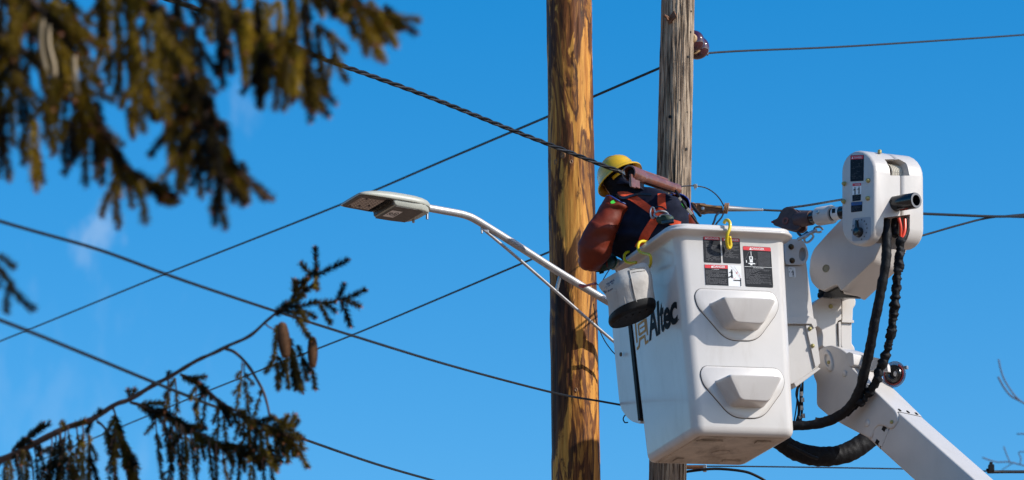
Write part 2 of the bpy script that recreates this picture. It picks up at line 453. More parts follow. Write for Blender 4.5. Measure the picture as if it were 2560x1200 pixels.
poleA, atA, radA = pole('utility_pole', (1422.5, 1431.5, 1440), 21.3, 111, 120, pole_new(), 'new yellow wooden utility pole with dark brown stains, behind the street lamp arm', .0012, 0)
poleB, atB, radB = pole('utility_pole', (1694.5, 1683, 1669), 21.3, 83, 94, pole_old(), 'old grey weathered utility pole with long cracks, behind the worker and bucket', .0022, .0105)

def on_pole(at, rad, px, py, d=21.3, off=0):
    """front surface point of a pole under a photo pixel, with its outward normal"""
    dd = ray(px, py); lo = None
    s = 20.0
    while s < 22.5:
        p = CAM + dd*s; c = at(p.z); q = V((p.x-c.x, p.y-c.y))
        if q.length <= rad(p.z):
            nrm = V((q.x, q.y, 0)).normalized(); return p + nrm*off, nrm
        s += .002
    p = CAM + dd*d; return p, V((0, -1, 0))
# bolt tail and square washer on the grey pole
p, nrm = on_pole(atB, radB, 1676, 48)
tx = V((-nrm.y, nrm.x, 0)); up_ = V((0, 0, 1))
nb = (nrm*.8 + V((-.45, 0, .1))).normalized()
m = MB(); m.tube([p-nb*.02, p+nb*.045+V((-.004, 0, .008))], .0085, 10); m.build('bolt', RUST, poleB)
a1 = (tx+up_*.5).normalized(); a2 = nb.cross(a1).normalized(); a1 = a2.cross(nb)
m = MB(); m.box(p+nb*.018+V((.022, 0, .004)), a1*.032, a2*.024, nb*.003); m.build('square_washer', RUST, poleB, bevel=.001)
m = MB(); m.box(p+nb*.034+V((.004, 0, -.006)), a1*.006, a2*.017, nb*.006); m.build('nut', RUST, poleB, bevel=.001)
for px, py, r in ((1728, 28, .006), (1727, 80, .006), (1721, 142, .008), (1718, 280, .005), (1716, 373, .009), (1675, 292, .010), (1700, 250, .004)):
    p, nrm = on_pole(atB, radB, px, py)
    m = MB(); m.lathe(p-nrm*.006, nrm, [(0, r*.9), (.0072, r), (.0075, r*.5)], 10); m.build('nail_hole', SEAM, poleB)
for px, py, r in ((1408, 388, .017), (1390, 405, .014), (1428, 405, .012), (1440, 975, .011)):
    p, nrm = on_pole(atA, radA, px, py)
    m = MB(); 
    u = V((-nrm.y, nrm.x, 0)); ww = V((0, 0, 1))
    rings = []
    for t_, rr in ((-.004, 1.25), (.003, 1.1), (.0055, .75), (.0035, .35), (.0025, .05)):
        rings.append([p+nrm*t_+(u*math.cos(6.283*k/16)*.8+ww*math.sin(6.283*k/16)*1.15)*r*rr for k in range(16)])
    m.loft(rings); m.build('knot', mat('knot_wood', (.10, .035, .014), .6, col2=(.3, .14, .04), vscale=60), poleA)

# ------------------------------------------------------------------ aerial lift: bucket
YAW, PI_, RO = .3662, -.0177, -.0655
def rotm(yaw, pitch, roll):
    return Matrix.Rotation(yaw, 3, 'Z') @ Matrix.Rotation(pitch, 3, 'X') @ Matrix.Rotation(roll, 3, 'Y')
BM = rotm(YAW, PI_, RO)
BO = P(1801, 1126.3, 19.9)
WT, WB, DT, DB, BH = .6281, .5727, .7142, .6559, 1.0334
RH = 1.102                          # rim top
def bl(x, y, z): return BO + BM @ V((x, y, z))
def hx(z): return WB/2 + (WT-WB)/2*z/BH
def hy(z): return DB/2 + (DT-DB)/2*z/BH
FN = (BM @ V((0, -1, 0)))
fa = bl(0, -hy(0), 0); fb = bl(0, -hy(BH), BH)
FN = (bl(1, -hy(0), 0)-fa).cross(fb-fa).normalized(); FP0 = fa
la = bl(-hx(0), 0, 0); lb = bl(-hx(BH), 0, BH)
LN = (lb-la).cross(bl(-hx(0), 1, 0)-la).normalized()
if LN.x > 0: LN = -LN
LP0 = la
BX = (BM @ V((1, 0, 0))).normalized(); BY = (BM @ V((0, 1, 0))).normalized(); BZ = (BM @ V((0, 0, 1))).normalized()

lift = thing('aerial_lift', V((9.0, 12.6, 0)), 'white bucket truck lift with boom, jib and work bucket in front of the grey pole', 'aerial lift')

def rrect(z, off, rad, n=7):
    a = hx(z)+off; b = hy(z)+off; r = min(rad+off, a, b); r = max(r, .012); out = []
    for cx, cy, s in ((a-r, b-r, 0), (-a+r, b-r, 1), (-a+r, -b+r, 2), (a-r, -b+r, 3)):
        for k in range(n+1):
            t = (s + k/n)*math.pi/2
            out.append(bl(cx+r*math.cos(t), cy+r*math.sin(t), z))
    return out
CR = .058
prof = [(.006, -.055), (.001, -.047), (0, -.034), (.004, -.020), (.013, -.009), (.028, -.002), (.045, 0), (.2, 0), (.4, 0), (.6, 0), (.8, 0), (.93, 0), (1.038, .0), (1.045, .002), (1.050, .009), (1.054, .020), (1.058, .033), (1.062, .043), (1.067, .049), (1.072, .049), (1.078, .044), (1.081, .038), (1.084, .036), (1.090, .0365), (1.097, .033), (1.101, .026), (1.102, .015), (1.099, .000), (1.085, -.010), (.95, -.013), (.5, -.014), (.06, -.016), (.045, -.04)]
m = MB(); m.loft([rrect(z, o, CR) for z, o in prof], cap0=True, cap1=True)
bucket = m.build('work_bucket', WHITE, lift, angle=60)
# underside panel: recessed frame with raised pads, scuffed
m = MB()
m.loft([rrect(0, o, CR) for o in (-.038, -.042)] , cap0=False, cap1=False)
uz = -.002
m.loft([[p - BZ*h for p in rrect(0, o, CR)] for h, o in ((-.004, -.045), (.0025, -.050), (.0025, -.075), (-.001, -.080))], cap0=False, cap1=True)
for sx, sy, ax_, ay_ in ((-1, -1, .07, .012), (1, -1, .04, .02), (-1, 1, .02, .03), (1, 1, .05, .012)):
    m.box(bl(sx*.15, sy*.2, -.004), BX*ax_, BY*ay_, BZ*.004)
m.lathe(bl(.02, .04, .001), -BZ, [(0, .05), (.005, .048), (.006, .04), (.003, .036), (.003, .001)], 24)
m.build('underside_panel', GREASY, bucket, angle=40)

# moulded steps on the front face
def step(z0, zc):
    f = lambda x, z, p: FP0 + (bl(x, -hy(0), z)-bl(0, -hy(0), 0)) + (fb-fa)*0 + V((0, 0, 0))
    def fp(x, z, p):
        q = bl(x, -hy(z), z); return q + FN*p
    plate = [(-.212, .355), (.205, .355), (.240, .30), (.222, .24), (.095, .088), (-.075, .088), (-.225, .26), (-.236, .32)]
    r_ = [.05, .05, .05, .06, .06, .06, .06, .04]
    rings = []
    for p_, s_ in ((-.004, 1.005), (.0055, 1.0), (.0075, .985)):
        pts = [V((x*s_, (z-.23)*s_+.23, 0)) for x, z in plate]
        pts = fillet(pts, r_, 6)
        rings.append([fp(q.x, q.y+z0, p_) for q in pts])
    m = MB(); m.loft(rings, cap0=False)
    o = m.build('step_plate', WHITE, bucket, angle=40)
    # seam groove round the plate
    pts = fillet([V((x*1.006, (z-.23)*1.006+.23, 0)) for x, z in plate], r_, 6)
    m = MB(); m.tube([fp(q.x, q.y+z0, .0005) for q in pts+[pts[0]]], .0026, 6, cap=False)
    m.build('step_seam', mat('grimy_seam', (.09, .075, .06), .7) if 'grimy_seam' not in bpy.data.materials else bpy.data.materials['grimy_seam'], bucket)
    # hollow foot step that sticks out
    B = [(-.163, .280), (.188, .285), (.106, .143), (-.083, .144)]
    Fr = [(-.143, .283), (.163, .283), (.092, .153), (-.071, .157)]
    rings = []
    for t_, out_ in ((0, .004), (.05, .012), (.3, .04), (.7, .092), (.90, .115), (.965, .1225), (1.0, .1245), (1.0, .125)):
        sh = 1 if t_ < 1 else .93
        sc_ = {0: 1.04, .05: 1.0}.get(t_, 1.0)
        pts = [V(((bx*(1-t_)+fx*t_), (bz*(1-t_)+fz*t_), 0)) for (bx, bz), (fx, fz) in zip(B, Fr)]
        c = sum(pts, V((0, 0, 0)))/4
        k_ = sc_ * (1 if t_ < .96 else (.975 if t_ < 1 else .945))
        if out_ == .125: k_ = .90
        pts = [c+(q-c)*k_ for q in pts]
        pts = fillet(pts, .024, 6)
        rings.append([fp(q.x, q.y+z0, out_*(1+2.0*(q.y-.22))) for q in pts])
    m = MB(); m.loft(rings, cap0=False)
    m.build('foot_step', WHITE, bucket, angle=60)
step(0, 0); step(.408, 0)

# ---- stickers
def bil(q, u, v):
    a, b, c, d = q
    return a*(1-u)*(1-v) + b*u*(1-v) + c*u*v + d*(1-u)*v
class Stick:
    def __init__(s, quad_px, P0, n, off=.0012):
        s.q = [hit(x, y, P0, n) for x, y in quad_px]; s.n = n; s.off = off; s.m = MB()
        s.back = []
    def pt(s, u, v, k): return bil(s.q, u, v) + s.n*(s.off+.0007*k)
    def poly(s, uvs, k, mi): s.m.add([s.pt(u, v, k) for u, v in uvs], [tuple(range(len(uvs)))], mi); return s
    def rect(s, u0, v0, u1, v1, k, mi): return s.poly([(u0, v0), (u1, v0), (u1, v1), (u0, v1)], k, mi)
    def plate(s, mi, rc=.06):
        uv = fillet([V((0, 0, 0)), V((1, 0, 0)), V((1, 1, 0)), V((0, 1, 0))], rc, 3)
        vs = [s.pt(p.x, p.y, 0) for p in uv]
        s.m.prism(vs, -s.n*(s.off+.0004), mi); return s
    def text(s, body, u0, v0, u1, v1, k, mi, bold=0):
        uv, fs, asp = text_uv(body, bold)
        s.m.add([s.pt(u0+(u1-u0)*a, v1+(v0-v1)*b, k) for a, b in uv], fs, mi); return s
    def lines(s, u0, v0, u1, v1, n, k, mi, seed=1, fill=.8, th=.45):
        r = random.Random(seed)
        for i in range(n):
            v = v0+(v1-v0)*(i+.2)/n; h = (v1-v0)/n*th; u = u0
            end = u0+(u1-u0)*(r.uniform(.35, .8) if r.random() < .25 else r.uniform(.9, 1))
            while u < end:
                l = (u1-u0)*r.uniform(.05, .16); 
                if r.random() < fill: s.rect(u, v, min(u+l, end), v+h*r.uniform(.8, 1), k, mi)
                u += l+(u1-u0)*.018
        return s
    def tri(s, cu, cv, w_, h_, k, mi): return s.poly([(cu-w_/2, cv+h_/2), (cu+w_/2, cv+h_/2), (cu, cv-h_/2)], k, mi)
    def man(s, cu, cv, w_, h_, k, mi):
        s.poly([(cu+w_*.12*math.cos(t*.785), cv-h_*.38+h_*.10*math.sin(t*.785)) for t in range(8)], k, mi)
        s.poly([(cu-w_*.16, cv-h_*.26), (cu+w_*.16, cv-h_*.26), (cu+w_*.12, cv+h_*.1), (cu-w_*.12, cv+h_*.1)], k, mi)
        s.poly([(cu-w_*.12, cv+h_*.1), (cu-w_*.01, cv+h_*.1), (cu-w_*.04, cv+h_*.5), (cu-w_*.16, cv+h_*.5)], k, mi)
        s.poly([(cu+w_*.02, cv+h_*.1), (cu+w_*.13, cv+h_*.1), (cu+w_*.18, cv+h_*.5), (cu+w_*.06, cv+h_*.5)], k, mi)
        s.poly([(cu-w_*.5, cv-h_*.12), (cu-w_*.14, cv-h_*.24), (cu-w_*.14, cv-h_*.14), (cu-w_*.48, cv-h_*.04)], k, mi)
        return s
    def build(s, parent, label=None, name='warning_sticker'): return s.m.build(name, STICKS, parent, smooth=False, label=label)
def mkfront(q): return Stick(q, FP0, FN)
# 1 tall left
s = mkfront([(1757, 590), (1799.5, 592), (1803.5, 658), (1759.5, 656)]).plate(0)
s.rect(.03, .015, .97, .135, 1, 1).tri(.17, .075, .11, .085, 2, 2).text('DANGER', .25, .04, .92, .115, 2, 2)
s.lines(.08, .17, .5, .24, 3, 1, 3, 3).lines(.14, .26, .93, .95, 17, 1, 3, 4, .9).build(bucket, 'black sticker with a red DANGER heading, leftmost of the two at the top')
s = mkfront([(1804, 593.5), (1849, 596.5), (1852.5, 659.5), (1807.5, 657.5)]).plate(0)
s.rect(.03, .015, .97, .135, 1, 1).tri(.14, .075, .11, .085, 2, 2).text('DANGER', .25, .04, .92, .115, 2, 2, .01)
s.lines(.3, .17, .95, .26, 2, 1, 3, 5).lines(.08, .32, .92, .80, 12, 1, 3, 6, .85).build(bucket, 'black sticker with a red DANGER heading, behind the yellow hook')
s = mkfront([(1760, 660.5), (1852.5, 664), (1854, 717), (1763, 713)]).plate(2, .04)
s.rect(.005, .01, .64, .985, 1, 0).rect(.012, .02, .632, .18, 2, 1).tri(.21, .1, .065, .11, 3, 2).text('DANGER', .245, .045, .56, .155, 3, 2, .015)
s.lines(.2, .215, .45, .25, 1, 2, 2, 8).lines(.03, .28, .61, .93, 12, 2, 3, 9, .92)
s.man(.74, .40, .16, .42, 2, 0).rect(.78, .69, .985, .735, 2, 0).rect(.965, .6, .99, .97, 2, 0).poly([(.64, .56), (.76, .47), (.76, .51), (.65, .62)], 2, 0)
for a in ((.84, .30, .90, .40), (.90, .28, .85, .42), (.76, .60, .80, .66), (.84, .58, .79, .66), (.93, .45, .97, .55)):
    s.poly([(a[0], a[1]), (a[0]+.008, a[1]), (a[2]+.008, a[3]), (a[2], a[3])], 2, 1)
for a in ((.70, .02, .93, .5), (.80, .05, .96, .45), (.90, .5, .97, .6)):
    s.poly([(a[0], a[1]), (a[0]+.005, a[1]), (a[2]+.005, a[3]), (a[2], a[3])], 2, 3)
s.build(bucket, 'wide DANGER sticker with a white drawing of a worker on its right side')
s = mkfront([(1856.5, 615), (1926.5, 618.5), (1933, 719.5), (1863.5, 716.5)]).plate(0, .04)
s.rect(.008, .008, .992, .098, 1, 1).tri(.265, .055, .085, .07, 2, 2).text('DANGER', .31, .026, .76, .083, 2, 2, .015)
for u in (.08, .5):  # oval outline of the tower picture
    pass
pts = [(.27+.21*math.cos(t/24*6.283)*(1-.35*(.5-.5*math.sin(t/24*6.283)) if math.sin(t/24*6.283) < 0 else 1), .31+.19*math.sin(t/24*6.283)) for t in range(24)]
for i in range(24):
    a, b = pts[i], pts[(i+1) % 24]; s.poly([a, b, (b[0]+.008, b[1]+.006), (a[0]+.008, a[1]+.006)], 1, 3)
s.rect(.265, .13, .285, .24, 2, 2).rect(.20, .25, .33, .335, 2, 2).rect(.235, .27, .29, .315, 3, 0).rect(.21, .34, .32, .40, 2, 2).rect(.16, .415, .40, .44, 2, 2).rect(.22, .44, .30, .47, 2, 2)
s.rect(.08, .35, .11, .41, 1, 2).rect(.38, .30, .44, .32, 1, 3)
for i in range(14): s.rect(.52+i*.032, .13, .527+i*.032, .485, 1, 3)
for i in range(12): s.rect(.52, .14+i*.03, .95, .146+i*.03, 1, 3)
s.rect(.01, .50, .99, .508, 1, 2).text('ELECTRICAL HAZARD', .32, .52, .70, .54, 1, 2)
s.lines(.04, .56, .96, .93, 15, 1, 3, 12, .93).build(bucket, 'large DANGER sticker with a drawing and a table, rightmost on the front face')

# ---- maker's lettering and emblem on the side face
def left_at(px, py, k=0): return hit(px, py, LP0, LN) + LN*(.0015+.0007*k)
A0 = left_at(1624, 853); A1 = left_at(1699, 803)
ydir = (A1-A0); wlen = ydir.length; ydir.normalize(); zdir = ydir.cross(LN).normalized()
if zdir.z < 0: zdir = -zdir
hcap = (left_at(1640, 757)-left_at(1648, 838)).dot(zdir)
def logotext(body, x0, x1, h, name, base=0, bold=.03):
    uv, fs, asp = text_uv(body, bold)
    m = MB(); m.add([A0 + ydir*(x0+(x1-x0)*a + .13*h*b) + zdir*(base+h*b) for a, b in uv], fs)
    return m.build(name, LOGOB, bucket, smooth=False)
logotext('A', -.01*wlen, .30*wlen, hcap, 'letter')
logotext('l', .295*wlen, .365*wlen, hcap*1.0, 'letter', bold=.01)
logotext('t', .375*wlen, .51*wlen, hcap*.90, 'letter')
logotext('e', .49*wlen, .72*wlen, hcap*.66, 'letter', base=-.01*hcap)
logotext('c', .70*wlen, .95*wlen, hcap*.66, 'letter', base=-.01*hcap)
m = MB(); c0 = A0+ydir*(wlen*.985)+zdir*hcap*.06
m.lathe(c0, LN, [(0, .004), (.0006, .004)], 10); m.build('registered_mark', LOGOB, bucket, smooth=False)
def stroke(pts, wpx=5.6):
    m = MB(); q = [left_at(x, y) for x, y in pts]; hw = M2(wpx, 19.9)/2*1.25
    L_, R_ = [], []
    for i, p in enumerate(q):
        d0 = (q[i]-q[i-1]).normalized() if i else (q[1]-q[0]).normalized()
        d1 = (q[i+1]-q[i]).normalized() if i < len(q)-1 else d0
        nn = LN.cross(d0+d1).normalized(); k_ = hw/max(.5, nn.dot(LN.cross(d0).normalized()))
        L_.append(p+nn*k_); R_.append(p-nn*k_)
    for i in range(len(q)-1): m.add([L_[i], L_[i+1], R_[i+1], R_[i]], [(0, 1, 2, 3)])
    m.build('emblem_stroke', LOGOT, bucket, smooth=False)
stroke([(1588, 800), (1592.5, 857)]); stroke([(1598, 838), (1596, 812), (1612, 800), (1614, 826), (1598, 838)], 5)
stroke([(1615, 796), (1619, 838)]); stroke([(1592.5, 873), (1598, 866), (1599.5, 848), (1612, 840), (1614, 858), (1621, 852)])
stroke([(1600, 822), (1612, 814)], 3)

# ---- apron cover beyond the back edge of the side face, with a dark seam
off = -.012
def lpl(px, py, o_=off): return hit(px, py, LP0+LN*o_, LN)
poly = [lpl(x, y) for x, y in ((1522, 712), (1527, 780), (1533, 850), (1548, 1006), (1553, 1024), (1567, 1044), (1580, 1054), (1597, 1059), (1602, 1059), (1571, 740), (1568, 712))]
m = MB(); m.prism(fillet(poly, .03, 4), BX*.34); m.build('side_apron', WHITE, lift, bevel=.012, seg=3)
m = MB(); m.prism([lpl(x, y, .0025) for x, y in ((1573.5, 790), (1579.5, 830), (1600, 1046), (1595, 1052), (1571.5, 830), (1568, 790))], BX*.2); m.build('seam_gasket', SEAM, lift, bevel=.002)
p = lpl(1553, 886, .002); m = MB(); m.lathe(p, LN, [(0, .012), (.006, .011), (.009, .006)], 12); m.build('bolt', BOLTD, lift)
m = MB(); m.tube([lpl(x, y, -.05) for x, y in spline([(1567, 1036), (1561, 1040), (1558, 1048), (1562, 1056), (1569, 1056)], 5)], .0035, 8); m.build('cable_loop', WIREM, lift)

# ------------------------------------------------------------------ mount, elbow, boom
def ppx(m, poly, P0, n, ev, r=0, off=0, mi=0):
    q = [hit(x, y, P0, n)+n*off for x, y in poly]
    if r: q = fillet(q, r, 4)
    m.prism(q, ev, mi); return m
MP = bl(hx(.8), -.06, .8)          # plane of the mounting bracket, parallel to the bucket front
back = -FN
m = MB(); ppx(m, [(1958, 600), (2004, 603), (2012, 625), (2020, 690), (2027, 740), (2036, 806), (1998, 812), (1960, 812)], MP, FN, back*.26, .006)
m.build('mount_cover', CAST, lift, bevel=.008)
m = MB(); ppx(m, [(1960, 668), (1999, 666), (2020, 795), (2022, 812), (1960, 812)], MP, FN, -back*.012, .004)
m.build('cover_panel', CAST, lift, bevel=.005)
m = MB(); ppx(m, [(1960, 794), (2019, 792), (2036, 802), (2038, 818), (2030, 823), (2024, 812), (1960, 812)], MP, FN, FN*.022, .004, off=.001)
m.build('cover_collar', CAST, lift, bevel=.004)
# lifting eye plate with an oval hole (a real opening)
out = fillet([hit(x, y, MP, FN) for x, y in ((1958, 598), (2004, 601), (2015, 625), (2018, 642), (2012, 658), (2001, 665), (1958, 665))], .02, 4)
holec = hit(2002, 638, MP, FN)
hole = []
for k in range(24):
    t_ = 6.283*k/24
    hole.append(holec + BX*(.021*math.cos(t_)) + BZ*(.036*math.sin(t_)+.010*math.cos(t_)))
def ringplate(m, outer, inner, ev, mi=0, steps=48):
    def res(poly, c):
        o_ = []
        for k in range(steps):
            ang = 6.283185*k/steps; d_ = BX*math.cos(ang)+BZ*math.sin(ang); best = None
            for i in range(len(poly)):
                a, b = poly[i]-c, poly[(i+1) % len(poly)]-c
                ax, az, bx, bz = a.dot(BX), a.dot(BZ), b.dot(BX), b.dot(BZ)
                dx, dz = math.cos(ang), math.sin(ang)
                den = dx*(bz-az)-dz*(bx-ax)
                if abs(den) < 1e-9: continue
                t = (ax*(bz-az)-az*(bx-ax))/den; u = (ax*dz-az*dx)/den if False else ((dz*ax-dx*az)/(dx*(bz-az)-dz*(bx-ax)))
                if t > 0 and -1e-6 <= u <= 1+1e-6 and (best is None or t > best): best = t
            o_.append(c+d_*(best or .02))
        return o_
    O_ = res(outer, holec); I_ = res(inner, holec)
    m.loft([O_, [p+ev for p in O_], [p+ev for p in I_], I_, O_], cap0=False, cap1=False, mi=mi)
m = MB(); ringplate(m, out, hole, FN*.022); m.build('lifting_plate', CAST, lift, bevel=.003)
m = MB(); m.prism([p+back*-.0015 for p in hole], FN*.0005); m.build('eye_shade_plate', mat('painted_recess_shade', (.35, .34, .33), .5), lift, smooth=False)  # flat grey plate, the shade inside the eye painted as its colour
for x, y in ((1973, 620), (1975.5, 654.5)):
    p = hit(x, y, MP, FN)+FN*.022
    m = MB(); m.lathe(p, FN, [(0, .0155), (.004, .0155), (.004, .011), (.016, .010), (.019, .004)], 14); m.build('bolt', BOLTD, lift)
s = Stick([(1970.5, 667.5), (1988, 669), (1990, 694), (1972, 693)], MP+FN*.0135, FN).plate(2, .15)
s.man(.62, .55, .55, .55, 1, 0).lines(.15, .06, .7, .22, 2, 1, 0, 3).rect(.06, .40, .12, .55, 1, 0).lines(.3, .88, .8, .95, 1, 1, 0, 5).build(lift, 'small white sticker with a black figure, under the lifting eye')
m = MB(); ppx(m, [(1958, 812), (2014, 812), (2020, 816), (2048, 912), (2046, 918), (1992, 956), (1975, 962), (1958, 930)], MP, FN, back*.24, .006)
m.build('lower_cover', CAST, lift, bevel=.007)
m = MB(); ppx(m, [(2012, 813), (2034, 816), (2038, 828), (2048, 910), (2036, 920), (2027, 880)], MP, FN, FN*.013, .004)
m.build('cover_flange', CAST, lift, bevel=.005)
for x, y in ((2021.5, 823.5), (2028.5, 866)):
    p = hit(x, y, MP, FN)+FN*.013
    m = MB(); m.lathe(p, FN, [(0, .011), (.003, .0115), (.011, .0085), (.014, .005)], 12); m.build('bolt', BOLT, lift)
m = MB(); ppx(m, [(1985, 958), (2046, 918), (2052, 922), (1990, 968)], MP, FN, back*.2); m.build('lower_lip', CAST, lift, bevel=.003)

# rotary actuator seen in the gap
EP = P(2080, 800, 20.58)
gc = P(2049, 848, 20.66)
m = MB(); m.tube([gc+V((0, 0, -.13)), gc+V((0, 0, .12))], .042, 20); m.build('actuator', mat('light_grey_paint', (.42, .42, .42), .4, var=.1), lift)
m = MB(); m.tube([gc+V((0, 0, -.012)), gc+V((0, 0, .018))], .0435, 20); m.build('actuator_band', SEAM, lift)

# elbow post
m = MB()
ppx(m, [(2030, 762), (2048, 745), (2078, 737), (2102, 737), (2104, 800), (2094, 802), (2092, 830), (2098, 872), (2085, 876), (2056, 866), (2057, 838), (2053, 822), (2040, 814), (2030, 812)], EP, FN, back*.24, .012)
m.build('elbow_post', CAST, lift, bevel=.012, seg=4)
m = MB()
ppx(m, [(2105, 739), (2136, 741), (2141, 750), (2140, 762), (2134, 770), (2133, 800), (2131, 806), (2131, 858), (2138, 868), (2139, 882), (2110, 884), (2107, 872), (2103, 864), (2102, 812), (2105, 804)], EP, FN, back*.22, .008, off=-.004)
m.build('elbow_post_flank', CAST, lift, bevel=.010, seg=4)
m = MB(); ppx(m, [(2094, 806), (2100, 806), (2100, 872), (2096, 872)], EP, FN, FN*.012, .003); m.build('rib', CAST, lift, bevel=.004)
m = MB(); ppx(m, [(2103, 800), (2133, 802), (2133, 808), (2103, 807)], EP, FN, FN*.010, .002); m.build('rib', CAST, lift, bevel=.004)
p = hit(2076.5, 766, EP, FN); m = MB(); m.lathe(p, FN, [(0, .012), (.004, .012), (.012, .008)], 12); m.build('bolt', BOLT, lift)
p = hit(2152, 744, EP, FN)
# boom frame
hd = V((.62, -.785, 0)).normalized(); al = R(40.6)
bdir = hd*math.cos(al) - V((0, 0, 1))*math.sin(al)
bw = V((.785, .62, 0)).normalized(); bt = bdir.cross(bw).normalized()
if bt.z < 0: bt = -bt
R0 = P(2244, 1029, 19.80); SN = -bw
HH, WW = .222, .176
Lb = 8.9
m = MB()
sec = lambda s_: [R0+bdir*s_+bw*a+bt*b for a, b in ((0, 0), (WW, 0), (WW, -HH), (0, -HH))]
m.loft([fillet(sec(.004), .014, 4), fillet(sec(Lb), .014, 4)])
m.build('boom', CAST, lift, angle=30)
m = MB(); R0s = R0
m.loft([fillet([q for q in sec(-.50)], .014, 4), fillet(sec(0), .014, 4)]); m.build('boom_tip_section', CAST, lift, angle=30)
m = MB(); m.loft([[q*1 for q in fillet([R0+bdir*s_+bw*a+bt*b for a, b in ((-.001, .001), (WW+.001, .001), (WW+.001, -HH-.001), (-.001, -HH-.001))], .014, 4)] for s_ in (-.0005, .0045)]); m.build('joint_gap', SEAM, lift)
# small black latches across the joint
for a in (.03, .09, .15):
    m = MB(); m.box(R0+bdir*(-.022)+bw*a+bt*.002, bdir*.010, bw*.006, bt*.003); m.build('latch', SEAM, lift, bevel=.001)
for b in (-.20, -.12):
    m = MB(); m.box(R0+bdir*(-.030)+bt*b+SN*.002, bdir*.014, bt*.012, SN*.003); m.build('latch', SEAM, lift, bevel=.001)
# fibreglass tip casting: side plate plus hood
CP = R0 + SN*.010
plate = [(2044, 876), (2058, 866), (2077, 862), (2100, 870), (2119, 884), (2122, 900), (2128, 918), (2238, 1026), (2244, 1040), (2243, 1054), (2232, 1070), (2223, 1073), (2210, 1066), (2196, 1063), (2186, 1072), (2176, 1098), (2107, 1062), (2075, 1044), (2040, 1014), (2040, 958), (2030, 935), (2044, 915)]
m = MB(); ppx(m, plate, CP, SN, bw*(WW+.02), .02); m.build('boom_tip_casting', CAST, lift, bevel=.010, seg=3)
m = MB(); ppx(m, [(2116, 884), (2124, 880), (2134, 884), (2136, 912), (2128, 918), (2122, 912)], CP, SN, bw*(WW+.02), .008, off=.004); m.build('tip_hood', CAST, lift, bevel=.008)
# raised bosses
for x, y, r_, h_ in ((2072, 902, .050, .012), (2112, 934, .018, .007), (2168, 1058, .020, .006)):
    p = hit(x, y, CP, SN); m = MB()
    if r_ > .03:
        u = bdir; v_ = bt; rings = []
        for t_, k_ in ((-.002, 1.05), (.008, 1.0), (h_, .9), (h_, .62), (.002, .52), (.002, .02)):
            rings.append([p+SN*t_+(V((0, 0, 1))*math.sin(6.283*k/28)*.055*k_ + (bdir*.3+hd*.7).normalized()*math.cos(6.283*k/28)*.036*k_ + V((0, 0, -1))*math.cos(6.283*k/28)*.02*k_) for k in range(28)])
        m.loft(rings)
    else: m.lathe(p, SN, [(-.002, r_), (h_*.6, r_*.97), (h_, r_*.8), (h_+.001, .001)], 20)
    m.build('boss', CAST, lift, angle=50)
for x, y in ((2073, 906), (2230, 1055)):
    p = hit(x, y, CP, SN); m = MB(); m.lathe(p, SN, [(0, .010), (.008, .009), (.012, .004)], 10); m.build('bolt', BOLT, lift)
m = MB(); ppx(m, [(2186, 1072), (2196, 1063), (2210, 1066), (2221, 1076), (2204, 1117), (2180, 1101)], CP+SN*-.006, SN, bw*.05, .006); m.build('access_panel', CAST, lift, bevel=.003)
m = MB(); ppx(m, [(2110, 886), (2122, 880), (2186, 893), (2197, 908), (2199, 925), (2150, 921)], CP+bt*.0, SN, bw*.02, .004, off=-.06); m.build('tip_cap', CAST, lift, bevel=.004)
m = MB(); m.box(R0+bdir*(-.475)+bw*.13+bt*.006, bdir*.028, bw*.03, bt*.012); m.build('cap_latch', SEAM, lift, bevel=.002)
m = MB(); m.lathe(R0+bdir*(-.47)+bw*.10+bt*.012, bt, [(0, .011), (.008, .009), (.01, .004)], 10); m.build('bolt', BOLT, lift)
# clear disc guard beyond the boom top
dc = P(2236, 936, 20.15); dn = (SN*.9+V((.05, -.4, -.1))).normalized()
m = MB(); m.lathe(dc, dn, [(0, .068), (.003, .070), (.006, .068)], 36); gd = m.build('disc_guard', GLASSD, lift)
m = MB(); m.lathe(dc+dn*.0065, dn, [(0, .050), (.003, .050)], 36); m.build('black_plate', BLACKR, gd)
m = MB(); u = dn.cross(V((0, 0, 1))).normalized(); v_ = dn.cross(u)
m.tube([dc+dn*.006+(u*math.cos(t/30*5.0-.9)+v_*math.sin(t/30*5.0-.9))*.055 for t in range(31)], .0055, 8); m.build('red_ring', mat('dull_red_rubber', (.20, .02, .02), .4), gd)
m = MB(); m.tube([dc+dn*.008+(u*math.cos(t/30*4.4-.6)+v_*math.sin(t/30*4.4-.6))*.034 for t in range(31)], .015, 10); m.build('black_coil', BLACKP, gd)
m = MB(); m.lathe(dc+dn*.002-u*.016, dn, [(0, .018), (.012, .015), (.016, .006)], 14); m.build('hub', STEEL, gd)
m = MB(); m.box(dc-dn*.02-u*.04+v_*-.03, u*.03, v_*.008, dn*.01); m.build('bracket', STEEL, gd)

# pedestal far below, outside the picture
pe = R0+bdir*Lb
m = MB(); m.lathe(V((pe.x, pe.y, 0)), V((0, 0, 1)), [(0, .42), (.5, .42), (.55, .26), (pe.z-.15, .24), (pe.z-.1, .3), (pe.z+.2, .3), (pe.z+.22, .2)], 28); m.build('pedestal', CAST, lift)

